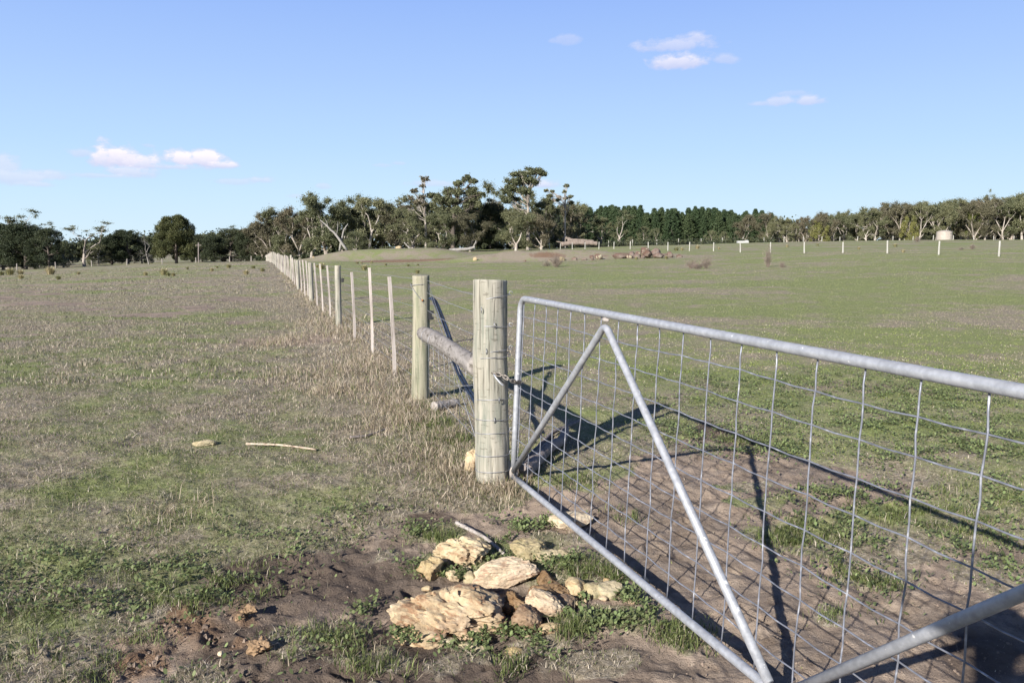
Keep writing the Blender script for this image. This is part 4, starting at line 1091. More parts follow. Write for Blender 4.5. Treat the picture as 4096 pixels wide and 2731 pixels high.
nr_(850, 668, 115, 115, 15, 'limeolive', 'small upright yellowish stone between the small cream stone and the pink slab')
nr_(1310, 455, 290, 175, 17, 'limeolive', 'pale olive flat-topped rock behind the pinkish slab', rz=.1, thick=.75, pits=.1, sub=5)
nr_(1505, 515, 290, 125, 19, 'limeolive', 'low olive slab touching the right side of the flat-topped rock', thick=.6, sub=5, rz=-.15)
nr_(1650, 200, 370, 190, 23, 'lime', 'flat cream slab lying under the gate, crossed by the rail shadow', thick=.45, rough=.06, sub=5)
nr_(1675, 770, 180, 160, 25, 'lime', 'yellow cream rock at the right side of the heap')
nr_(1810, 800, 180, 120, 28, 'limeolive', 'ochre rock with a crack between the yellow cream rock and the rightmost large rock')
nr_(1940, 790, 240, 145, 29, 'limeolive', 'rightmost large rock of the heap, ochre beside green weeds')
nr_(1405, 925, 380, 185, 31, 'limepink', 'pointed pale stone leaning on the brown stone in the middle of the heap', rz=-.2, tilt=(.1, .18), thick=.75, lift=.03, sub=5)
nr_(1275, 1010, 250, 210, 33, 'limebrown', 'dark brown angular stone at the right end of the largest rock', cuts=10, sub=5)
nr_(1440, 795, 370, 190, 37, 'limebrown', 'layered brown stone under the pinkish slab', strata=.14, tilt=(0, .1), sub=5, lift=.01)
nr_(1190, 880, 210, 180, 39, 'limebrown', 'rough ochre rubble stone in the dark hollow of the heap', rough=.2, sub=5)
nr_(1470, 1090, 230, 110, 41, 'limepink', 'low pink stone at the front right of the heap', thick=.7)
nr_(1605, 1050, 75, 55, 43, 'lime', 'tiny cream stone beside the low pink stone', sub=3)
nr_(620, 1150, 210, 75, 45, 'limeolive', 'flat pale chip half buried in front of the largest rock', thick=.5)
nr_(870, 1195, 245, 80, 47, 'limeolive', 'long flat chip at the front edge of the heap', thick=.5, rz=-.3)
nr_(1185, 1235, 145, 70, 49, 'lime', 'single yellow stone in front of the heap on bare soil')
nr_(310, 1205, 48, 32, 51, 'lime', 'small white pebble left of the heap', sub=3, name='pebble')
nr_(1590, 885, 190, 130, 53, 'limebrown', 'brown stone between the pointed stone and the yellow cream rock', cuts=9)
nr_(2120, 885, 145, 52, 55, 'limepink', 'low pinkish stone nearest the gate rail, outside the weeds')
nr_(2205, 710, 72, 54, 57, 'limepink', 'small pinkish stone on bare soil right under the gate rail', sub=3)
nr_(505, 765, 85, 42, 59, 'lime', 'small yellow stone above the left end of the largest rock', sub=3)
nr_(1440, 690, 160, 120, 61, 'limebrown', 'small brown stone in the shade of the pinkish slab')
rng = RS(888)
for q in range(26):
    a = rng.rand()*6.283; cx = 1150+math.cos(a)*rng.uniform(500, 1050); cy = 830+math.sin(a)*rng.uniform(220, 420)
    if q > 17: cx = rng.uniform(1150, 1750); cy = rng.uniform(760, 1080)
    nr_(cx, cy, rng.uniform(30, 75), rng.uniform(20, 45), 700+q, ['lime', 'limepink', 'limeolive', 'limebrown'][q % 4], 'small loose limestone chip scattered around the heap', sub=3, name='stone_chip', cat='stone', group='loose limestone chips', rz=rng.rand()*3)
# stone by corner post, stone on the grass, clods
def loose_rock(px, py, w, h, d, seed, mat, label, cat='rock', name='rock', sub=4, rough=.1, sink=.25, group=None, rz=0, tilt=(0, 0), Y=None, **kw):
    g = ground(px, py) if Y is None else np.array([px2X(px, Y), Y, gz(px2X(px, Y), Y)])
    me = rock_mesh(name, (w, d, h), seed, rough=rough, sub=sub, **kw); set_sharp(me, 40)
    o = link(name, me, M[mat]); z_ = float(NZ(g[0], g[1])) if g[1] < 30 else gz(g[0], g[1])
    o.location = (g[0], g[1], z_+h*(.5-sink)); o.rotation_euler = (tilt[0], tilt[1], rz); tag(o, label, cat, group); return o
loose_rock(1890, 1880, .11, .26, .12, 71, 'lime', 'upright cream stone behind the foot of the strainer post', tilt=(0, .15), sub=5)
loose_rock(820, 1780, .19, .06, .12, 73, 'limeolive', 'flat tan stone lying alone in the left grass', rz=.3, sink=.3, sub=5)
loose_rock(990, 2460, .09, .06, .08, 75, 'clod', 'crumbly brown clod in the middle of the bare soil', 'clod', 'soil_clod', rough=.3)
loose_rock(1040, 2610, .10, .07, .09, 76, 'clod', 'larger brown clod near the bottom of the bare soil', 'clod', 'soil_clod', rough=.3)
loose_rock(885, 2620, .03, .02, .03, 78, 'lime', 'small cream stone beside the larger brown clod', sub=3)
loose_rock(960, 2480, .05, .03, .05, 79, 'clod', 'flattened clod left of the crumbly brown clod', 'clod', 'soil_clod', rough=.3)
# boulder pile
def boulder(px, py, Y, w, h, seed, mat, label, d=None, sink=.12, up=0, **kw):
    X = px2X(px, Y); z_ = gz(X, Y); H_ = h; me = rock_mesh('boulder', (w, d or w*.85, h), seed, rough=.07, sub=4, cuts=8, **kw); set_sharp(me, 35)
    o = link('boulder', me, M[mat]); o.location = (X, Y, z_+h*(.5-sink)+up); o.rotation_euler[2] = random.uniform(0, .6); tag(o, label, 'boulder', 'red boulders on the bank'); return o
def bpx(x0, y0, x1, y1, Y, seed, mat, label, sink=.12, **kw):   # coordinates of the 2100..2900 crop
    k = 800/2352.; xa, xb = 2100+x0*k, 2100+x1*k; yb, yt = 900+y1*k, 900+y0*k
    w = (xb-xa)/F*Y; X = px2X((xa+xb)/2, Y); zb_ = at((xa+xb)/2, yb, Y)[2]; zt = at((xa+xb)/2, yt, Y)[2]
    h = zt-zb_; me = rock_mesh('boulder', (w*1.05, w*.9, h*1.1+.1), seed, rough=.07, sub=4, cuts=9, **kw); set_sharp(me, 35)
    o = link('boulder', me, M[mat]); o.location = (X, Y, zb_+h*.5-.05); o.rotation_euler[2] = .0; tag(o, label, 'boulder', 'red boulders on the bank')
    g_ = gz(X, Y)
    if zb_-.1 > g_: o.location[2] = g_+h*.5-.08
    return o
bpx(1020, 335, 1170, 395, 84, 91, 'red', 'long low dark-red boulder left of the pile')
bpx(1170, 350, 1260, 395, 84, 92, 'lichen', 'small yellow-spotted boulder between the long low one and the pile')
bpx(1270, 305, 1365, 380, 83.5, 93, 'red', 'dark red upright boulder at the front left of the pile')
bpx(1200, 268, 1290, 345, 85, 94, 'red', 'red boulder on the left shoulder of the pile')
bpx(1290, 245, 1350, 310, 86, 95, 'lichen', 'small grey-capped boulder left of the topmost one')
bpx(1335, 222, 1460, 330, 86, 96, 'lichen', 'topmost boulder, capped with yellow and white lichen')
bpx(1380, 290, 1490, 382, 84, 97, 'red', 'split red boulder at the front centre of the pile')
bpx(1470, 240, 1590, 345, 85.5, 98, 'red', 'big rounded grey-red boulder at the right of the pile')
bpx(1500, 325, 1625, 395, 83.6, 99, 'red', 'broad red boulder at the front right of the pile')
bpx(1350, 352, 1405, 392, 83, 100, 'red', 'small dark stone wedged at the foot of the split boulder')
bpx(1655, 312, 1735, 380, 84, 101, 'red', 'grey-brown boulder standing apart right of the pile')
bpx(1765, 348, 1840, 385, 83.8, 102, 'red', 'flat small stone at the far right of the pile')
bpx(805, 295, 905, 368, 84, 103, 'lichen', 'pale-faced block with a black shadow left of the pile', cuts=None) if False else bpx(805, 295, 905, 368, 84, 103, 'lichen', 'pale-faced block with a black shadow left of the pile')
bpx(755, 350, 810, 412, 82.5, 104, 'red', 'low dark red stone below the pale-faced block')
bpx(655, 362, 730, 392, 83.5, 105, 'red', 'flat red stone left of the low dark red stone')
bpx(395, 330, 470, 378, 83.5, 106, 'limeolive', 'cream and orange stone at the foot of the orange scar')
bpx(265, 365, 310, 392, 83, 107, 'lichen', 'small white stone behind the left dead bush')
bpx(545, 340, 610, 375, 84, 108, 'red', 'half-buried orange stone between the cream stone and the pale block')
bpx(0, 408, 14, 430, 82, 109, 'red', 'tiny red stone at the left foot of the bank')
Y = 118; X = px2X(1598, Y)
loose_rock(1598, 0, 1.0, .5, .8, 111, 'lime', 'white rock on top of the dam bank', Y=118)
loose_rock(1258, 0, .35, .3, .3, 112, 'lime', 'small white rock on the left slope of the dam bank', Y=112)
loose_rock(1900, 1042, .45, .5, .4, 113, 'lime', 'upright cream rock near the left end of the rocky bank')
# fallen logs
def log(pts, r0, r1, label, mat='bark_grey', stub=()):
    P = [np.array(p) for p in pts]; o = empty('fallen_log', P[0]); mb = MB(); sp2 = smooth_path(P, 6); n = len(sp2)
    rs = np.linspace(r0, r1, n)*(1+.12*np.sin(np.arange(n)*1.9)); mb.tube(sp2, rs, 12); mb.build('log_trunk', M[mat], o, local=P[0])
    if stub:
        mb = MB()
        for (f, v_, r) in stub: b = sp2[int(f*(n-1))]; mb.tube([b, b+np.array(v_)*.6+np.array([.1, 0, .1]), b+np.array(v_)], [r, r*.7, r*.3], 7)
        mb.build('broken_limb', M[mat], o, local=P[0])
    tag(o, label, 'log', 'fallen logs before the pines'); return o
M['logw'] = m_bark('grey_fallen_timber', (.13, .10, .08), (.27, .22, .185), 1.0)
log([W(2245, 978, 168), W(2290, 972, 168), W(2340, 972, 168)], .5, .4, 'thick fallen log at the front of the log pile', 'logw', ((.2, (-1.6, 0, .5), .2),))
log([W(2325, 975, 170), W(2360, 972, 170), W(2390, 975, 170)], .52, .42, 'short thick fallen log at the right end of the log pile', 'logw')
log([W(2270, 962, 171), W(2320, 962, 171), W(2375, 966, 171)], .35, .28, 'upper log lying across the pile', 'logw')
log([W(2262, 952, 172), W(2285, 958, 172), W(2310, 968, 172)], .3, .24, 'slanting limb resting on the left of the log pile', 'logw')
log([W(1798, 1003, 140), W(1830, 999, 140), W(1870, 996, 140), W(1900, 988, 140)], .34, .2, 'bleached fallen log with a dark root end at the end of the dam bank', 'bark_dead', ((.9, (.5, 0, 1.2), .15),))

# ------------------------------------------------------------------ sticks near the viewpoint
def stick(pp, r0, r1, mat, label, name='stick', sides=9, lift=.01, cat='stick'):
    P = []
    for (px, py) in pp:
        g = ground(px, py); P.append(np.array([g[0], g[1], float(NZ(g[0], g[1]))+lift+r0*.7]))
    mb = MB(); sp2 = smooth_path(P, 6) if len(P) > 2 else [P[0]+(P[1]-P[0])*t_ for t_ in np.linspace(0, 1, 9)]
    n = len(sp2); mb.tube(sp2, np.linspace(r0, r1, n)*(1+.1*np.sin(np.arange(n)*2.1)), sides)
    o = mb.build(name, M[mat], local=P[0]); o.location = tuple(P[0]); return tag(o, label, cat)
stick([(985, 1782), (1120, 1790), (1265, 1800)], .009, .007, 'stickwood', 'straight bleached stick lying in the left grass right of the tan stone', lift=.012)
stick([(1825, 2102), (1880, 2130), (1945, 2170), (2015, 2228)], .013, .008, 'greywood', 'pale stick lying behind the rock with dark holes', lift=.01)
stick([(1735, 1640), (1775, 1632), (1830, 1622)], .045, .035, 'greywood', 'short grey log lying at the foot of the rail post', 'small_log', cat='log')
stick([(2098, 1915), (2150, 1860), (2190, 1825), (2245, 1780), (2262, 1742)], .055, .03, 'darkwood', 'dark thick branch lying behind the gate beside the strainer post', 'branch', cat='branch')
stick([(2110, 1850), (2160, 1795), (2215, 1745), (2320, 1690)], .022, .012, 'darkwood', 'thin dark branch running along the thick one behind the gate', 'branch', cat='branch')
stick([(1400, 1752), (1470, 1742), (1560, 1712)], .012, .006, 'darkwood', 'thin dark twig in the grass left of the rail post', 'twig', cat='twig')

# ------------------------------------------------------------------ grass blades
def blades(name, X, Y, hgt, wid, col, rng, lean=.6, label='', cat='grass', curl=.5, obj=True, loc=None):
    n = len(X); z = NZ(X, Y)-.004
    a = rng.rand(n)*2*math.pi; dx, dy = np.cos(a), np.sin(a)            # blade width direction
    b = rng.rand(n)*2*math.pi; L_ = np.abs(rng.normal(size=n))*lean*hgt; lx, ly = np.cos(b)*L_, np.sin(b)*L_
    w = wid*(.7+.6*rng.rand(n))
    P = np.stack([X, Y, z], 1); wv = np.stack([dx*w, dy*w, np.zeros(n)], 1)*.5
    mid = P+np.stack([lx*.35, ly*.35, hgt*.58], 1); tip = P+np.stack([lx, ly, hgt*(1-curl*np.minimum(L_/(hgt+1e-6), 1.2)*.5)], 1)
    V = np.stack([P-wv, P+wv, mid+wv*.8, mid-wv*.8, tip+wv*.15, tip-wv*.15], 1).reshape(-1, 3)
    k = np.arange(n)[:, None]*6
    Q = np.concatenate([k+np.array([[0, 1, 2, 3]]), k+np.array([[3, 2, 4, 5]])], 0)
    me = npmesh(name, V, Q)
    ca = me.color_attributes.new('Col', 'FLOAT_COLOR', 'POINT')
    cc = np.ones((n, 6, 4), np.float32); cc[:, :, :3] = col[:, None, :]; ca.data.foreach_set('color', cc.ravel())
    if not obj: return me
    o = link(name, me, M['grass']); tag(o, label, cat, kind='stuff'); return o
STRAW = np.array([[.275, .228, .162], [.37, .313, .236], [.20, .158, .108], [.47, .41, .325]])
GRN = np.array([[.095, .12, .035], [.14, .17, .058], [.19, .21, .085], [.07, .09, .028]])
def bcol(g, rng, k=1.0):
    n = len(g); pick = rng.rand(n) < np.clip(g, 0.04, .97)
    a = STRAW[rng.randint(0, 4, n)]; b = GRN[rng.randint(0, 4, n)]
    c = np.where(pick[:, None], b, a)*(.75+.5*rng.rand(n))[:, None]*k
    return np.clip(c, 0, 1), pick
def scatter(n, y0, y1, rng, pw=1.0, side=(-.80, .80)):
    """points in the wedge, denser close by"""
    u = rng.rand(n)
    Y = (y0**(2-pw)+(y1**(2-pw)-y0**(2-pw))*u)**(1/(2-pw)) if pw != 2 else y0*(y1/y0)**u
    X = Y*rng.uniform(side[0], side[1], n); return X, Y
def grass_layer(name, n, y0, y1, pw, hs_, ws, seed, label, lean=1.0, dg=0.0):
    rng = RS(seed); X, Y = scatter(n, y0, y1, rng, pw)
    d, g, o_, dk = masks(X, Y)
    right = sm(X+.307*Y-1.25, -.3, 1.2)
    clump = fbm(X*6, Y*6, 33, 3); tuft = fbm(X*1.6, Y*1.6, 37, 3)
    keep = rng.rand(n) > np.clip(d*1.3, 0, .995)
    keep &= rng.rand(n) < np.clip(.35+1.6*(clump-.35), .1, 1)
    X, Y, d, g, right, clump, tuft = [q[keep] for q in (X, Y, d, g, right, clump, tuft)]
    c, pick = bcol(g*.95+.05+dg+(clump-.5)*.5, rng)
    c = np.where((~pick & (right > .5))[:, None], c*1.15, c)
    c = np.where((pick & (right > .5))[:, None], c*np.array([1.8, 1.85, 1.25]), c)
    sf = sm(Y, 8, 22)[:, None]*.62; c = c*(1-sf)+sf*np.where((g > .5)[:, None], np.array([.215, .225, .115]), np.array([.245, .215, .15]))*(.9+.2*rng.rand(len(X), 1))
    h = (hs_[0]+(hs_[1]-hs_[0])*rng.rand(len(X)))*(.55+.9*tuft)*(1-.55*right)*np.where(pick, .85, 1.05)
    nearfl = 1-sm(np.abs(X+.307*Y-1.6), .1, .9)
    h = h*(1+.4*nearfl*sm(Y, 4, 6))
    return blades(name, X, Y, h, ws*np.sqrt(np.maximum(Y, 2)/3.), c, rng, lean, label)
grass_layer('grass', 420000, 1.5, 9, 1.15, (.008, .034), .0028, 401, 'short mixed green and straw grass of the near paddock', 1.3, .16)
grass_layer('straw', 42000, 1.5, 12, 1.2, (.02, .055), .0026, 411, 'loose dry stalks lying over the near turf', 2.2, -.6)
grass_layer('grass', 300000, 9, 30, 1.3, (.015, .06), .0045, 402, 'straw and green pasture grass in the middle distance')
grass_layer('grass', 160000, 30, 95, 1.4, (.03, .08), .0075, 403, 'far pasture grass beyond the first fence posts', .9)
# long dry grass at the foot of the fence
rng = RS(410); X = []; Y = []
for k in range(150):
    Yc = 4.9+(rng.rand()**1.6)*50; Xc = FX(Yc)-.05+rng.normal()*.15 if Yc > 8.5 else np.interp(Yc, [5.1, 8.0], [PCX, PBX])-.12+rng.normal()*.16
    m_ = int(rng.uniform(30, 100)); X.append(Xc+.06+rng.normal(size=m_)*.10); Y.append(Yc+rng.normal(size=m_)*.22)
for (px, py, m_, s_) in ((1600, 1640, 1500, .11), (1560, 1600, 500, .12), (1700, 1800, 700, .16), (1750, 1850, 800, .16), (1860, 1900, 900, .12), (1960, 1955, 800, .10), (2040, 1960, 600, .08), (1640, 1680, 1300, .12), (1480, 1480, 800, .25), (1360, 1330, 1300, .4), (1310, 1290, 1300, .45), (1800, 1740, 500, .1),
                         (1120, 1370, 900, .3), (1340, 1560, 700, .15), (700, 2050, 500, .12), (1230, 1500, 900, .3), (1400, 1560, 900, .3), (1520, 1700, 900, .2)):
    g = ground(px, py); X.append(g[0]+rng.normal(size=m_)*s_); Y.append(g[1]+rng.normal(size=m_)*s_*1.3)
X = np.concatenate(X); Y = np.concatenate(Y); k = Y > 3.6; X = X[k]; Y = Y[k]
c, pk = bcol(np.full(len(X), .16), rng, 1.08)
c = c*np.array([1.02, .99, .97])
h = rng.uniform(.015, .10, len(X))*np.clip(.55+.06*Y, .6, 1.5)*np.where(rng.rand(len(X)) < .12, 1.7, 1)
k = ~((np.hypot(X-PCX, Y-PCY) < .10)) & ((Y > 7.5) | (rng.rand(len(X)) < .6))
blades('dry_grass', X[k], Y[k], h[k], .0028*np.sqrt(Y[k]/3), c[k], rng, 1.0, 'long pinkish dry grass growing along the foot of the fence', 'dry grass')
# bright green tufts
rng = RS(420); X = []; Y = []
for (px, py, m_, s_) in ((1840*S, 1235*S, 1900, .13), (1800*S, 1215*S, 900, .09), (1990*S, 1325*S, 1500, .10), (2200*S, 1190*S, 1800, .2), (1340*S, 1315*S, 2200, .075), (1380*S, 1325*S, 1200, .06), (510*S, 1340*S, 1700, .14), (450*S, 1370*S, 1200, .12), (970*S, 1440*S, 700, .04), (1300*S, 1450*S, 900, .05),
                         (740*S, 1480*S, 1200, .1), (1560*S, 1460*S, 900, .07), (1930*S, 1420*S, 600, .06), (30*S, 1400*S, 900, .15), (1000*S, 980*S, 1800, .13), (1040*S, 1010*S, 1500, .12), (1420*S, 1185*S, 600, .06), (1320*S, 1110*S, 500, .1), (1000*S, 1240*S, 700, .07), (120*S, 1470*S, 800, .12),
                         (180*S, 1540*S, 900, .12), (860*S, 1530*S, 600, .08), (1180*S, 1540*S, 600, .08), (2050*S, 1180*S, 900, .14), (2260*S, 1130*S, 900, .2), (1690*S, 1010*S, 500, .1), (290*S, 1480*S, 600, .07)):
    g = ground(px, py); X.append(g[0]+rng.normal(size=m_)*s_); Y.append(g[1]+rng.normal(size=m_)*s_*.9)
X = np.concatenate(X); Y = np.concatenate(Y); k = rng.rand(len(X)) < sm(fbm(X*8, Y*8, 5, 3), .38, .55)*.8; X = X[k]; Y = Y[k]; c, pk = bcol(np.full(len(X), .88), rng)
blades('green_grass', X, Y, rng.uniform(.02, .06, len(X)), .0034*np.sqrt(Y/3), c, rng, .9, 'fresh green grass tufts on and around the bare soil', 'grass')
# broad-leaved weeds: rosettes of small oval leaves
def weeds(name, spots, seed, label, lo=.005, hi=.021, frac=1.0):
    rng = RS(seed); X = []; Y = []
    for (px, py, m_, s_) in spots:
        g = ground(px, py); m_ = int(m_*frac); X.append(g[0]+rng.normal(size=m_)*s_); Y.append(g[1]+rng.normal(size=m_)*s_*.8)
    X = np.concatenate(X); Y = np.concatenate(Y); k = rng.rand(len(X)) < sm(fbm(X*9, Y*9, seed, 3), .40, .56); X = X[k]; Y = Y[k]; n = len(X); z = NZ(X, Y)+rng.uniform(.004, .03, n)
    a = rng.rand(n)*6.283; tilt = rng.uniform(.1, .9, n); s_ = rng.uniform(lo, hi, n)
    d = np.stack([np.cos(a)*np.cos(tilt), np.sin(a)*np.cos(tilt), np.sin(tilt)], 1); e = np.stack([-np.sin(a), np.cos(a), rng.normal(size=n)*.3], 1)
    P = np.stack([X, Y, z], 1); s1 = s_[:, None]
    ring = [P, P+d*s1*.5+e*s1*.38, P+d*s1*1.0+e*s1*.30, P+d*s1*1.25, P+d*s1*1.0-e*s1*.30, P+d*s1*.5-e*s1*.38]
    V = np.stack(ring, 1).reshape(-1, 3); me = npmesh(name, V, np.arange(6*n).reshape(n, 6))
    ca = me.color_attributes.new('Col', 'FLOAT_COLOR', 'POINT'); col = np.array([.125, .165, .065])*(.5+1.0*rng.rand(n, 1))+rng.rand(n, 1)*np.array([.05, .035, .02])
    cc = np.ones((n, 6, 4), np.float32); cc[:, :, :3] = col[:, None]; ca.data.foreach_set('color', cc.ravel())
    o = link(name, me, M['grass']); tag(o, label, 'weeds', kind='stuff')
weeds('weeds', [(1390*S, 1405*S, 2600, .12), (1330*S, 1440*S, 900, .07), (1430*S, 1370*S, 600, .06), (1300*S, 1300*S, 900, .08), (1180*S, 1215*S, 900, .09), (1240*S, 1195*S, 700, .09), (900*S, 1410*S, 700, .06), (940*S, 1450*S, 800, .07), (1080*S, 1465*S, 700, .09), (1200*S, 1440*S, 700, .07), (970*S, 1310*S, 500, .06),
                (1040*S, 1320*S, 450, .04), (1130*S, 1290*S, 500, .05), (1150*S, 1250*S, 400, .05), (960*S, 1220*S, 500, .07), (860*S, 1400*S, 400, .05), (1260*S, 1480*S, 500, .08)], 431, 'low broad-leaved green weeds around the limestone heap')
weeds('weeds', [(330*S, 1320*S, 3200, .3), (180*S, 1350*S, 2600, .3), (420*S, 1370*S, 1500, .2), (60*S, 1300*S, 1800, .3), (560*S, 1270*S, 1300, .3), (700*S, 1230*S, 1000, .25), (250*S, 1400*S, 1200, .2), (800*S, 1200*S, 900, .25), (480*S, 1230*S, 900, .3), (760*S, 1475*S, 500, .1), (820*S, 1170*S, 600, .2), (540*S, 1540*S, 400, .15), (60*S, 1460*S, 700, .15)], 433, 'low broad-leaved weeds spreading through the lower left grass', frac=.6)
for_clover = 1
rng = RS(440); cs = [((rng.uniform(1480, 2352))*S, rng.uniform(850, 1000)*S, 500, .3) for _ in range(60)]+[(rng.uniform(1560, 2352)*S, rng.uniform(1000, 1060)*S, 500, .2) for _ in range(16)]+[(rng.uniform(1820, 2352)*S, rng.uniform(1090, 1330)*S, 420, .16) for _ in range(16)]
weeds('clover', cs, 435, 'bright clover patches in the right paddock behind the gate', .010, .022)

rng = RS(450); X, Y = scatter(26000, 1.6, 9, rng, 1.1); d, g, o_, dk = masks(X, Y); k = (d > .45) & (rng.rand(len(X)) < np.maximum(sm(fbm(X*4, Y*4, 12, 3), .4, .65), o_)); X, Y, o_ = X[k], Y[k], o_[k]
n = len(X); z = NZ(X, Y)-.02; hh = (fbm(X*9+3, Y*9, 191, 3)-.5)*.035+np.minimum(np.abs(fbm(X*5, Y*5+9, 193, 2)-.5)*5, 1)*.012; z = z+hh
s_ = rng.uniform(.0015, .005, n)*(1+1.5*(rng.rand(n) < .05)+1.8*o_); a = rng.rand(n)*6.283
cor = []
for q in range(4): cor.append(np.stack([X+np.cos(a+q*1.57)*s_*rng.uniform(.7, 1.2, n), Y+np.sin(a+q*1.57)*s_*rng.uniform(.7, 1.2, n), z-.002], 1))
for q in range(4): cor.append(np.stack([X+np.cos(a+q*1.57+.3)*s_*.55, Y+np.sin(a+q*1.57+.3)*s_*.55, z+s_*rng.uniform(.6, 1.2, n)], 1))
V = np.stack(cor, 1).reshape(-1, 3); k8 = np.arange(n)[:, None]*8
Q = np.concatenate([k8+np.array([f_]) for f_ in ((4, 5, 6, 7), (0, 1, 5, 4), (1, 2, 6, 5), (2, 3, 7, 6), (3, 0, 4, 7))], 0)
me = npmesh('soil_crumbs', V, Q); o = link('soil_crumbs', me, M['crumb']); tag(o, 'crumbs of dry soil and grit on the bare ground', 'soil', kind='stuff')
# ------------------------------------------------------------------ tussocks and dead bushes
def tussock_mesh(seed, n=260, green=.3):
    rng = RS(seed); a = rng.rand(n)*6.283; r0 = np.abs(rng.normal(size=n))*.14; X = np.cos(a)*r0; Y = np.sin(a)*r0; sp2 = rng.uniform(.1, .62, n); h = rng.uniform(.5, 1, n)
    P = np.stack([X, Y, np.zeros(n)-.03], 1); o_ = np.stack([np.cos(a)*sp2, np.sin(a)*sp2, h*(1-.5*sp2)], 1)
    w = np.stack([-np.sin(a), np.cos(a), np.zeros(n)], 1)*.035
    V = np.stack([P-w*.6, P+w*.6, P+o_*.55+[0, 0, .1]+w*.5, P+o_*.55+[0, 0, .1]-w*.5, P+o_+w*.1, P+o_-w*.1], 1).reshape(-1, 3); k = np.arange(n)[:, None]*6
    Q = np.concatenate([k+np.array([[0, 1, 2, 3]]), k+np.array([[3, 2, 4, 5]])], 0)
    me = npmesh('tussock', V, Q); tinted(me, np.clip(rng.normal(.6-green, .25, n), 0, 1), 6); me.materials.append(M['tussock']); return me
TM = [tussock_mesh(500+k, 260, [.1, .45, .25][k]) for k in range(3)]
def tussock(px, py, wpx, label, k=0, group='tussocks in the left field', hr=.8):
    g = ground(px, py); s_ = wpx/F*g[1]; o = bpy.data.objects.new('tussock', TM[k]); C.objects.link(o); o.location = (g[0], g[1], gz(g[0], g[1])); o.scale = (s_*.85, s_*.85, s_*hr); o.rotation_euler[2] = random.random()*6; tag(o, label, 'tussock', group); return o
TL = [(5, 1102, 30, 1, 'green tussock at the very left edge of the field'), (40, 1100, 45, 1, 'wide dark green tussock second from the left edge'), (82, 1098, 32, 0, 'straw tussock right of the wide dark one at the left edge'), (84, 1115, 30, 0, 'tussock below the left edge cluster'),
 (202, 1098, 50, 0, 'broad straw tussock in front of the gap in the left trees'), (235, 1118, 26, 1, 'small dark tussock below the broad straw one'), (314, 1098, 20, 2, 'small pale tussock between the broad one and the round tree'),
 (582, 1102, 26, 0, 'pale tussock below the left side of the round tree'), (655, 1100, 44, 0, 'tall straw tussock, biggest of the cluster under the round tree'), (672, 1104, 26, 1, 'dark green tussock in the cluster under the round tree'), (694, 1104, 22, 2, 'olive tussock at the right of the cluster under the round tree'),
 (750, 1077, 14, 1, 'tiny green tussock right of the round tree'), (848, 1085, 22, 0, 'yellow tussock midway between round tree and fence'), (868, 1072, 14, 2, 'tiny tussock behind the yellow one'), (915, 1072, 26, 2, 'olive tussock left of the long fence'), (985, 1098, 30, 0, 'straw tussock nearest the long fence on the left'), (1014, 1074, 20, 1, 'green tussock close to the far end of the fence'), (1050, 1087, 26, 1, 'dark green tussock just left of the far fence posts')]
for (px, py, w, k, lab) in TL: tussock(px, py, w, lab, k)
TR_ = [(1285, 1077, 42, 0, 'bushy straw tussock between the third and fourth fence posts'), (1268, 1070, 18, 2, 'small tussock left of the bushy straw one behind the fence'), (1457, 1080, 34, 0, 'round straw tussock in front of the dam bank'), (1430, 1056, 16, 1, 'dark green tuft left of the dam floor'), (1446, 1055, 12, 2, 'second small tuft left of the dam floor'), (1487, 1052, 14, 2, 'small tuft at the left edge of the dam floor'),
 (1543, 1062, 14, 1, 'small green tuft in front of the dam floor'), (1633, 1066, 16, 1, 'tuft in front of the right half of the dam floor'), (1672, 1062, 12, 1, 'little tuft right of the dam floor'), (1670, 1094, 26, 2, 'tussock showing just above the rail post'), (2545, 1038, 18, 0, 'yellow tuft at the front foot of the boulder pile'), (2665, 1036, 20, 1, 'green tuft between the pile and the boulder standing apart'),
 (2705, 1003, 24, 1, 'dark tussock right of the pile near the white posts'), (2728, 1001, 18, 0, 'brown tussock next to the dark one near the white posts'), (2790, 995, 24, 0, 'pale tussock halfway to the white trough'), (2875, 997, 14, 0, 'small yellow tussock under the white trough'), (3148, 988, 16, 0, 'small tussock between the second and third right posts'), (3270, 983, 14, 1, 'tiny green tussock beyond the middle right posts'), (3435, 998, 16, 0, 'small olive tussock left of the tank'), (3580, 988, 22, 0, 'yellow tussock in the grass below the left side of the tank'), (3613, 1010, 20, 0, 'straw tussock in front of the tank, nearer'),
 (1353, 1067, 12, 1, 'green tuft seen just above the pale split post')]
for (px, py, w, k, lab) in TR_: tussock(px, py, w, lab, k, 'tussocks in the right paddock')
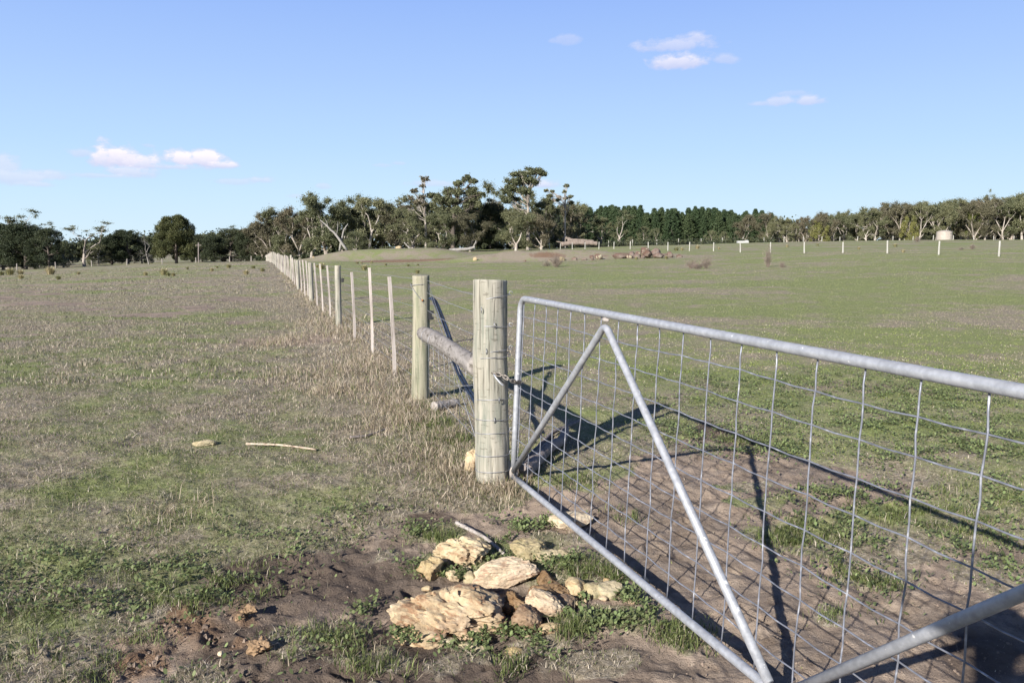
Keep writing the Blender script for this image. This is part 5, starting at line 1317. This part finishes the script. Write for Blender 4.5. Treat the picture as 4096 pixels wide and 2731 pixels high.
def bush_mesh(seed, n=260):
    rng = RS(seed); mb = MB(); P = []
    for i in range(46):
        a = rng.rand()*6.283; s_ = rng.uniform(.1, .9); b = np.array([rng.normal()*.1, rng.normal()*.1, 0]); d = np.array([math.cos(a)*s_, math.sin(a)*s_, rng.uniform(.5, 1)]); d /= np.linalg.norm(d); L_ = rng.uniform(.45, 1)
        pts = [b]; q = b.copy()
        for j in range(5): d = d+rng.normal(size=3)*.15; d /= np.linalg.norm(d); q = q+d*L_/5; pts.append(q.copy())
        mb.tube(pts, np.linspace(.012, .003, 6), 4, False)
        for p in pts[2:]:
            for _ in range(3):
                e = d+rng.normal(size=3)*.7; mb.tube([p, p+e*.09, p+e*.17], [.006, .004, .002], 3, False); P.append(p+e*.15)
    me = bpy.data.meshes.new('branches'); me.from_pydata(np.concatenate(mb.v).tolist(), [], mb.f); me.update(); tinted(me, RS(seed).rand(len(me.vertices)), 1); me.materials.append(M['twig'])
    P = np.array(P); P = np.repeat(P, 3, 0)+RS(seed+1).normal(size=(len(P)*3, 3))*.05; V, Q = cards(P, .045, RS(seed+2), .4); m2 = npmesh('seed_heads', V, Q); tinted(m2, RS(seed).rand(len(P)), 4); m2.materials.append(M['twig']); return me, m2
BM = [bush_mesh(600), bush_mesh(601)]
def bush(px, py, wpx, hpx, label, k=0):
    g = ground(px, py); o = empty('dead_bush', (g[0], g[1], gz(g[0], g[1])-.02)); o.scale = (wpx/F*g[1]*.62, wpx/F*g[1]*.62, hpx/F*g[1]*1.1); o.rotation_euler[2] = random.random()*6
    for nm, me in zip(('branches', 'seed_heads'), BM[k]): c_ = bpy.data.objects.new(nm, me); C.objects.link(c_); c_.parent = o
    tag(o, label, 'bush', 'dead bushes in the right paddock')
bush(2225, 1068, 75, 46, 'brown dead bush below the orange scar', 0); bush(2185, 1066, 50, 24, 'low wispy part-dead bush left of the brown one', 1)
bush(2825, 1074, 60, 52, 'tallest of the three thin pinkish bushes right of the boulders', 1); bush(2765, 1074, 60, 34, 'left low pinkish bush right of the boulders', 0); bush(2790, 1076, 60, 30, 'middle low pinkish bush right of the boulders', 1)
bush(3072, 1068, 45, 75, 'thin tall brown bush by the fifth right post', 0); bush(3128, 1070, 36, 26, 'low brown bush right of the thin tall one', 1)
bush(3888, 998, 34, 22, 'red-brown low bush in the far right paddock', 0); bush(3668, 968, 34, 20, 'brown bush on the crest left of the tank', 1); bush(3845, 999, 30, 10, 'low reddish weeds left of the red-brown bush', 1)

# ------------------------------------------------------------------ the photographer (casts the shadow at lower right)
def skin_body(name, joints, edges, mat, parent=None, sub=2):
    me = bpy.data.meshes.new(name); me.from_pydata([j[0] for j in joints], edges, []); o = link(name, me, None, parent)
    md_ = o.modifiers.new('Skin', 'SKIN'); lay = me.skin_vertices[0].data if me.skin_vertices else None
    if lay is None:
        bpy.context.view_layer.update(); 
    lay = me.skin_vertices[0].data
    for v_, j in zip(lay, joints): v_.radius = (j[1], j[2] if len(j) > 2 else j[1])
    lay[0].use_root = True
    md_.use_smooth_shade = True
    s_ = o.modifiers.new('Sub', 'SUBSURF'); s_.levels = sub; s_.render_levels = sub
    me.materials.append(mat); return o
t = NT('person_clothes'); v = t.coord(); sx = t.n('ShaderNodeSeparateXYZ'); t.l(v, sx.inputs[0])
c = t.ramp(t.math('MULTIPLY', sx.outputs[2], .5), [(.0, (.03, .02, .015)), (.045, (.03, .02, .015)), (.05, (.03, .045, .09)), (.44, (.03, .045, .09)), (.445, (.12, .13, .12)), (.70, (.12, .13, .12)), (.703, (.45, .28, .2)), (1, (.45, .28, .2))])
t.col(c); M['clothes'] = t.m
t = NT('skin'); t.col((.45, .28, .2)).set(Roughness=.5); M['skin'] = t.m
t = NT('hair'); t.col((.05, .03, .02)); M['hair'] = t.m
z0 = float(NZ(0, -.2)); hz = 1.45-z0
J = [((0, -.20, .92), .15, .115), ((0, -.20, 1.08), .14, .105), ((0, -.21, 1.25), .17, .115), ((0, -.20, 1.36), .13, .09), ((0, -.19, 1.43), .055, .055), ((0, -.17, 1.50), .075, .085), ((0, -.165, 1.58), .078, .09), ((0, -.17, 1.64), .05, .06),
     ((-.17, -.21, 1.34), .07), ((-.36, -.10, 1.28), .052), ((0.113, -.03, 1.325), .036), ((0.178, -.0, 1.345), .032, .02),
     ((.17, -.21, 1.34), .07), ((.42, -.10, 1.28), .052), ((0.373, -.03, 10.3735), .036), ((0.323, -.0, 1.345), .032, .02),
     ((-.10, -.20, .84), .10, .1), ((-.12, -.18, .48), .062, .065), ((-.13, -.22, .10), .042, .045), ((-.14, -.10, .045), .045, .035), ((-.145, -.02, .035), .035, .022),
     ((.10, -.20, .84), .10, .1), ((.12, -.18, .48), .062, .065), ((.13, -.22, .10), .042, .045), ((.14, -.10, .045), .045, .035), ((.145, -.02, .035), .035, .022)]
E = [(0, 1), (1, 2), (2, 3), (3, 4), (4, 5), (5, 6), (6, 7), (3, 8), (8, 9), (9, 10), (10, 11), (3, 12), (12, 13), (13, 14), (14, 15), (0, 16), (16, 17), (17, 18), (18, 19), (19, 20), (0, 21), (21, 22), (22, 23), (23, 24), (24, 25)]
per = skin_body('person', J, E, M['clothes']); per.location = (-.28, -.12, z0); per.scale = (1.12, 1.0, 1.17); tag(per, 'person in dark jacket holding a camera up, casting the shadow under the gate brace', 'person')
mb = MB()
bmh = bmesh.new(); bmesh.ops.create_uvsphere(bmh, u_segments=20, v_segments=12, radius=1)
hm = bpy.data.meshes.new('hair'); bmh.to_mesh(hm); bmh.free()
for v_ in hm.vertices:
    c_ = v_.co; c_.x *= .088; c_.y *= .10; c_.z *= .088
    if c_.y > .03 and c_.z < .04: c_.y = .03
hm.polygons.foreach_set('use_smooth', np.ones(len(hm.polygons), bool)); ho = link('hair', hm, M['hair'], per); ho.location = (0, -.195, 1.61)
mb = MB()
for sx_ in (-1, 1):
    for q in range(4):
        x_ = .250+sx_*.072; zf = 1.375-q*.017; L_ = [.05, .055, .052, .042][q]
        mb.tube([(.250+sx_*.085, -.01, zf-.02), (x_, .015, zf), (x_-sx_*L_*.6, .028, zf+.002), (x_-sx_*L_, .026, zf)], [.009, .0085, .008, .006], 8)
    mb.tube([(.250+sx_*.08, -.02, 1.325), (.250+sx_*.06, -.01, 1.315), (.250+sx_*.035, .0, 1.32)], [.011, .010, .008], 8)
mb.build('fingers', M['skin'], per)
mb = MB(); mb.tube([(0, -.18, 1.62), (0, -.18, 1.632), (0, -.18, 1.645), (0, -.18, 1.70), (0, -.18, 1.725)], [.20, .205, .10, .092, .06], 24)
mb.build('shadow_hat', M['hair'], per)  # wide-brimmed hat, out of view, added to lengthen the person's cast shadow
cam_o = empty('camera', (0, -.13, EYE)); tag(cam_o, 'black camera held up to the face of the person', 'camera')
mb = MB(); mb.box((0, .01, -.005), (.062, .022, .043)); mb.box((0, .005, .05), (.022, .02, .013)); mb.build('camera_body', M['black'], cam_o, False)
mb = MB(); mb.tube([(0, .033, 0), (0, .075, 0), (0, .08, 0)], [.032, .034, .03], 24); mb.build('lens', M['black'], cam_o)

# ------------------------------------------------------------------ light, sky, camera
SUN_AZ = math.radians(33.0); SUN_EL = math.radians(24.2)
sd = Vector((-math.sin(SUN_AZ)*math.cos(SUN_EL), -math.cos(SUN_AZ)*math.cos(SUN_EL), math.sin(SUN_EL)))
sl = bpy.data.lights.new('Sun', 'SUN'); sl.energy = 5.0; sl.angle = math.radians(.53); sl.color = (1, .955, .885)
so = bpy.data.objects.new('Sun', sl); C.objects.link(so); so.rotation_euler = sd.to_track_quat('Z', 'Y').to_euler(); so.location = (0, 0, 30)
w = bpy.data.worlds.new('World'); sc.world = w; w.use_nodes = True; nt = w.node_tree; nt.nodes.clear()
def N(t_, **k):
    n = nt.nodes.new(t_)
    for a, b in k.items(): setattr(n, a, b)
    return n
def LK(a, b): nt.links.new(a, b)
sky = N('ShaderNodeTexSky', sky_type='NISHITA'); sky.sun_disc = False; sky.sun_elevation = SUN_EL; sky.sun_rotation = math.radians(213.3); sky.air_density = 1.0; sky.dust_density = .6; sky.ozone_density = 1.6; sky.altitude = 100
tc = N('ShaderNodeTexCoord'); sep = N('ShaderNodeSeparateXYZ'); LK(tc.outputs['Generated'], sep.inputs[0])
def m(op, a, b=None, c=None, clamp=False):
    n = N('ShaderNodeMath', operation=op); n.use_clamp = clamp
    for i, v in enumerate((a, b, c)):
        if v is None: continue
        if isinstance(v, (int, float)): n.inputs[i].default_value = v
        else: LK(v, n.inputs[i])
    return n.outputs[0]
az_ = m('ARCTAN2', sep.outputs[0], sep.outputs[1]); el_ = m('ARCSINE', sep.outputs[2])
comb = N('ShaderNodeCombineXYZ'); LK(az_, comb.inputs[0]); LK(el_, comb.inputs[1])
def noi(scale, det, stretch=(1, 1.6, 1), off=0):
    mp = N('ShaderNodeMapping'); mp.inputs['Scale'].default_value = stretch; mp.inputs['Location'].default_value = (off, off, 0); LK(comb.outputs[0], mp.inputs[0])
    n = N('ShaderNodeTexNoise'); n.inputs['Scale'].default_value = scale; n.inputs['Detail'].default_value = det; n.inputs['Roughness'].default_value = .6; LK(mp.outputs[0], n.inputs['Vector']); return n.outputs['Fac']
n1 = noi(38, 6); n2 = noi(90, 5, (1, 1.8, 1), 3); wx_ = noi(24, 4, (1, 1, 1), 7)
def dirang(px, py):
    d = ray(px, py); d = d/np.linalg.norm(d); return math.atan2(d[0], d[1]), math.asin(d[2])
CL = [  # px, py, rx, ry (pixels), density, flat-bottomed
 (480, 635, 85, 46, 1.0), (420, 640, 45, 42, .9), (560, 655, 60, 34, .85), (520, 690, 85, 20, .6), (730, 645, 60, 34, 1.0), (820, 645, 70, 36, 1.0), (890, 662, 50, 18, .9), (700, 668, 90, 14, .6), (320, 614, 45, 18, .45), (10, 672, 45, 40, .5), (50, 715, 110, 26, .5), (170, 702, 80, 20, .5), (150, 738, 55, 10, .45),
 (1040, 722, 55, 12, .45), (930, 728, 70, 12, .35), (400, 704, 90, 9, .4), (2700, 183, 130, 24, .55), (2780, 158, 70, 24, .55), (2715, 250, 100, 28, .8), (2900, 240, 45, 18, .4), (3130, 410, 55, 17, .5), (3235, 405, 50, 18, .6), (3030, 418, 40, 10, .4), (2275, 163, 60, 18, .3), (2210, 165, 20, 12, .25),
 (1740, 737, 90, 14, .4), (2175, 738, 50, 18, .7), (1290, 745, 22, 10, .35), (1600, 655, 25, 7, .3), (1520, 663, 35, 7, .25), (1190, 785, 30, 8, .3), (592, 584, 22, 8, .3), (3170, 376, 50, 10, .25)]
dens = None; bott = None
for (px, py, rx, ry, dn_) in CL:
    a0, e0 = dirang(px, py)
    dx = m('MULTIPLY', m('SUBTRACT', az_, a0), F/rx*1.0*.93); dy = m('MULTIPLY', m('SUBTRACT', el_, e0), F/ry*1.0*.93)
    dyb = m('MULTIPLY', m('MINIMUM', dy, 0.0), .5); dyt = m('ADD', dy, dyb)
    r2 = m('SQRT', m('ADD', m('MULTIPLY', dx, dx), m('MULTIPLY', dyt, dyt)))
    base = m('SUBTRACT', 1.25, r2)                      # > 0 inside
    v = m('MULTIPLY', m('ADD', base, m('MULTIPLY', m('SUBTRACT', n1, .5), 2.6)), 1.5)
    v = m('MULTIPLY', m('MINIMUM', m('MAXIMUM', m('ADD', v, m('MULTIPLY', m('SUBTRACT', n2, .5), 1.0)), 0.0), 1.0), dn_)
    inside = m('MULTIPLY', v, m('SUBTRACT', 2.4, r2, clamp=True))
    dens = inside if dens is None else m('MAXIMUM', dens, inside)
    sh = m('MULTIPLY', inside, m('MULTIPLY_ADD', dy, .9, .5, clamp=True))
    bott = sh if bott is None else m('MAXIMUM', bott, sh)
lit = m('ADD', bott, m('MULTIPLY', m('SUBTRACT', n2, .5), .5), clamp=True)
rp = N('ShaderNodeValToRGB'); e = rp.color_ramp.elements; e[0].position = 0; e[0].color = (.70, .87, .97, 1); e[1].position = 1; e[1].color = (.02, .045, .13, 1)
for p_, c_ in ((.038, (.60, .81, .99)), (.075, (.50, .72, .99)), (.126, (.405, .60, .98)), (.18, (.315, .495, .95)), (.26, (.20, .34, .78)), (.36, (.08, .15, .42)), (.5, (.035, .07, .2))):
    x_ = e.new(p_); x_.color = (*c_, 1)
LK(m('DIVIDE', el_, math.pi/2), rp.inputs[0])
sc_ = N('ShaderNodeMix', data_type='RGBA'); sc_.blend_type = 'MULTIPLY'; sc_.inputs[0].default_value = 1; sc_.clamp_result = False; LK(rp.outputs[0], sc_.inputs[6]); sc_.inputs[7].default_value = (5.5, 5.5, 5.5, 1)
skyc = N('ShaderNodeMix', data_type='RGBA'); skyc.inputs[0].default_value = .985; LK(sky.outputs[0], skyc.inputs[6]); LK(sc_.outputs[2], skyc.inputs[7])
ccol = N('ShaderNodeMix', data_type='RGBA'); LK(lit, ccol.inputs[0]); ccol.inputs[6].default_value = (3.5, 3.7, 5.0, 1); ccol.inputs[7].default_value = (5.6, 5.3, 5.6, 1)
CLOUD = ccol
fin = N('ShaderNodeMix', data_type='RGBA'); LK(m('MULTIPLY', dens, 1.0, clamp=True), fin.inputs[0]); LK(skyc.outputs[2], fin.inputs[6]); LK(ccol.outputs[2], fin.inputs[7])
bg = N('ShaderNodeBackground'); bg.inputs['Strength'].default_value = .10; LK(fin.outputs[2], bg.inputs[0])
wo = N('ShaderNodeOutputWorld'); LK(bg.outputs[0], wo.inputs[0])
cam = bpy.data.cameras.new('Camera'); co = bpy.data.objects.new('Camera', cam); C.objects.link(co); sc.camera = co
cam.sensor_width = 36; cam.lens = 36*F/4096; cam.clip_start = .02; cam.clip_end = 9000
co.location = (0, 0, EYE); co.rotation_euler = (math.pi/2-PITCH, 0, 0)
sc.view_settings.view_transform = 'Standard'; sc.view_settings.look = 'None'; sc.view_settings.gamma = 1; sc.view_settings.exposure = .9
sc.render.resolution_x = 1024; sc.render.resolution_y = 682
sc.cycles.max_bounces = 4; sc.cycles.diffuse_bounces = 3; sc.cycles.glossy_bounces = 2; sc.cycles.transmission_bounces = 2; sc.cycles.transparent_max_bounces = 4; sc.cycles.use_adaptive_sampling = True; sc.cycles.adaptive_threshold = .02
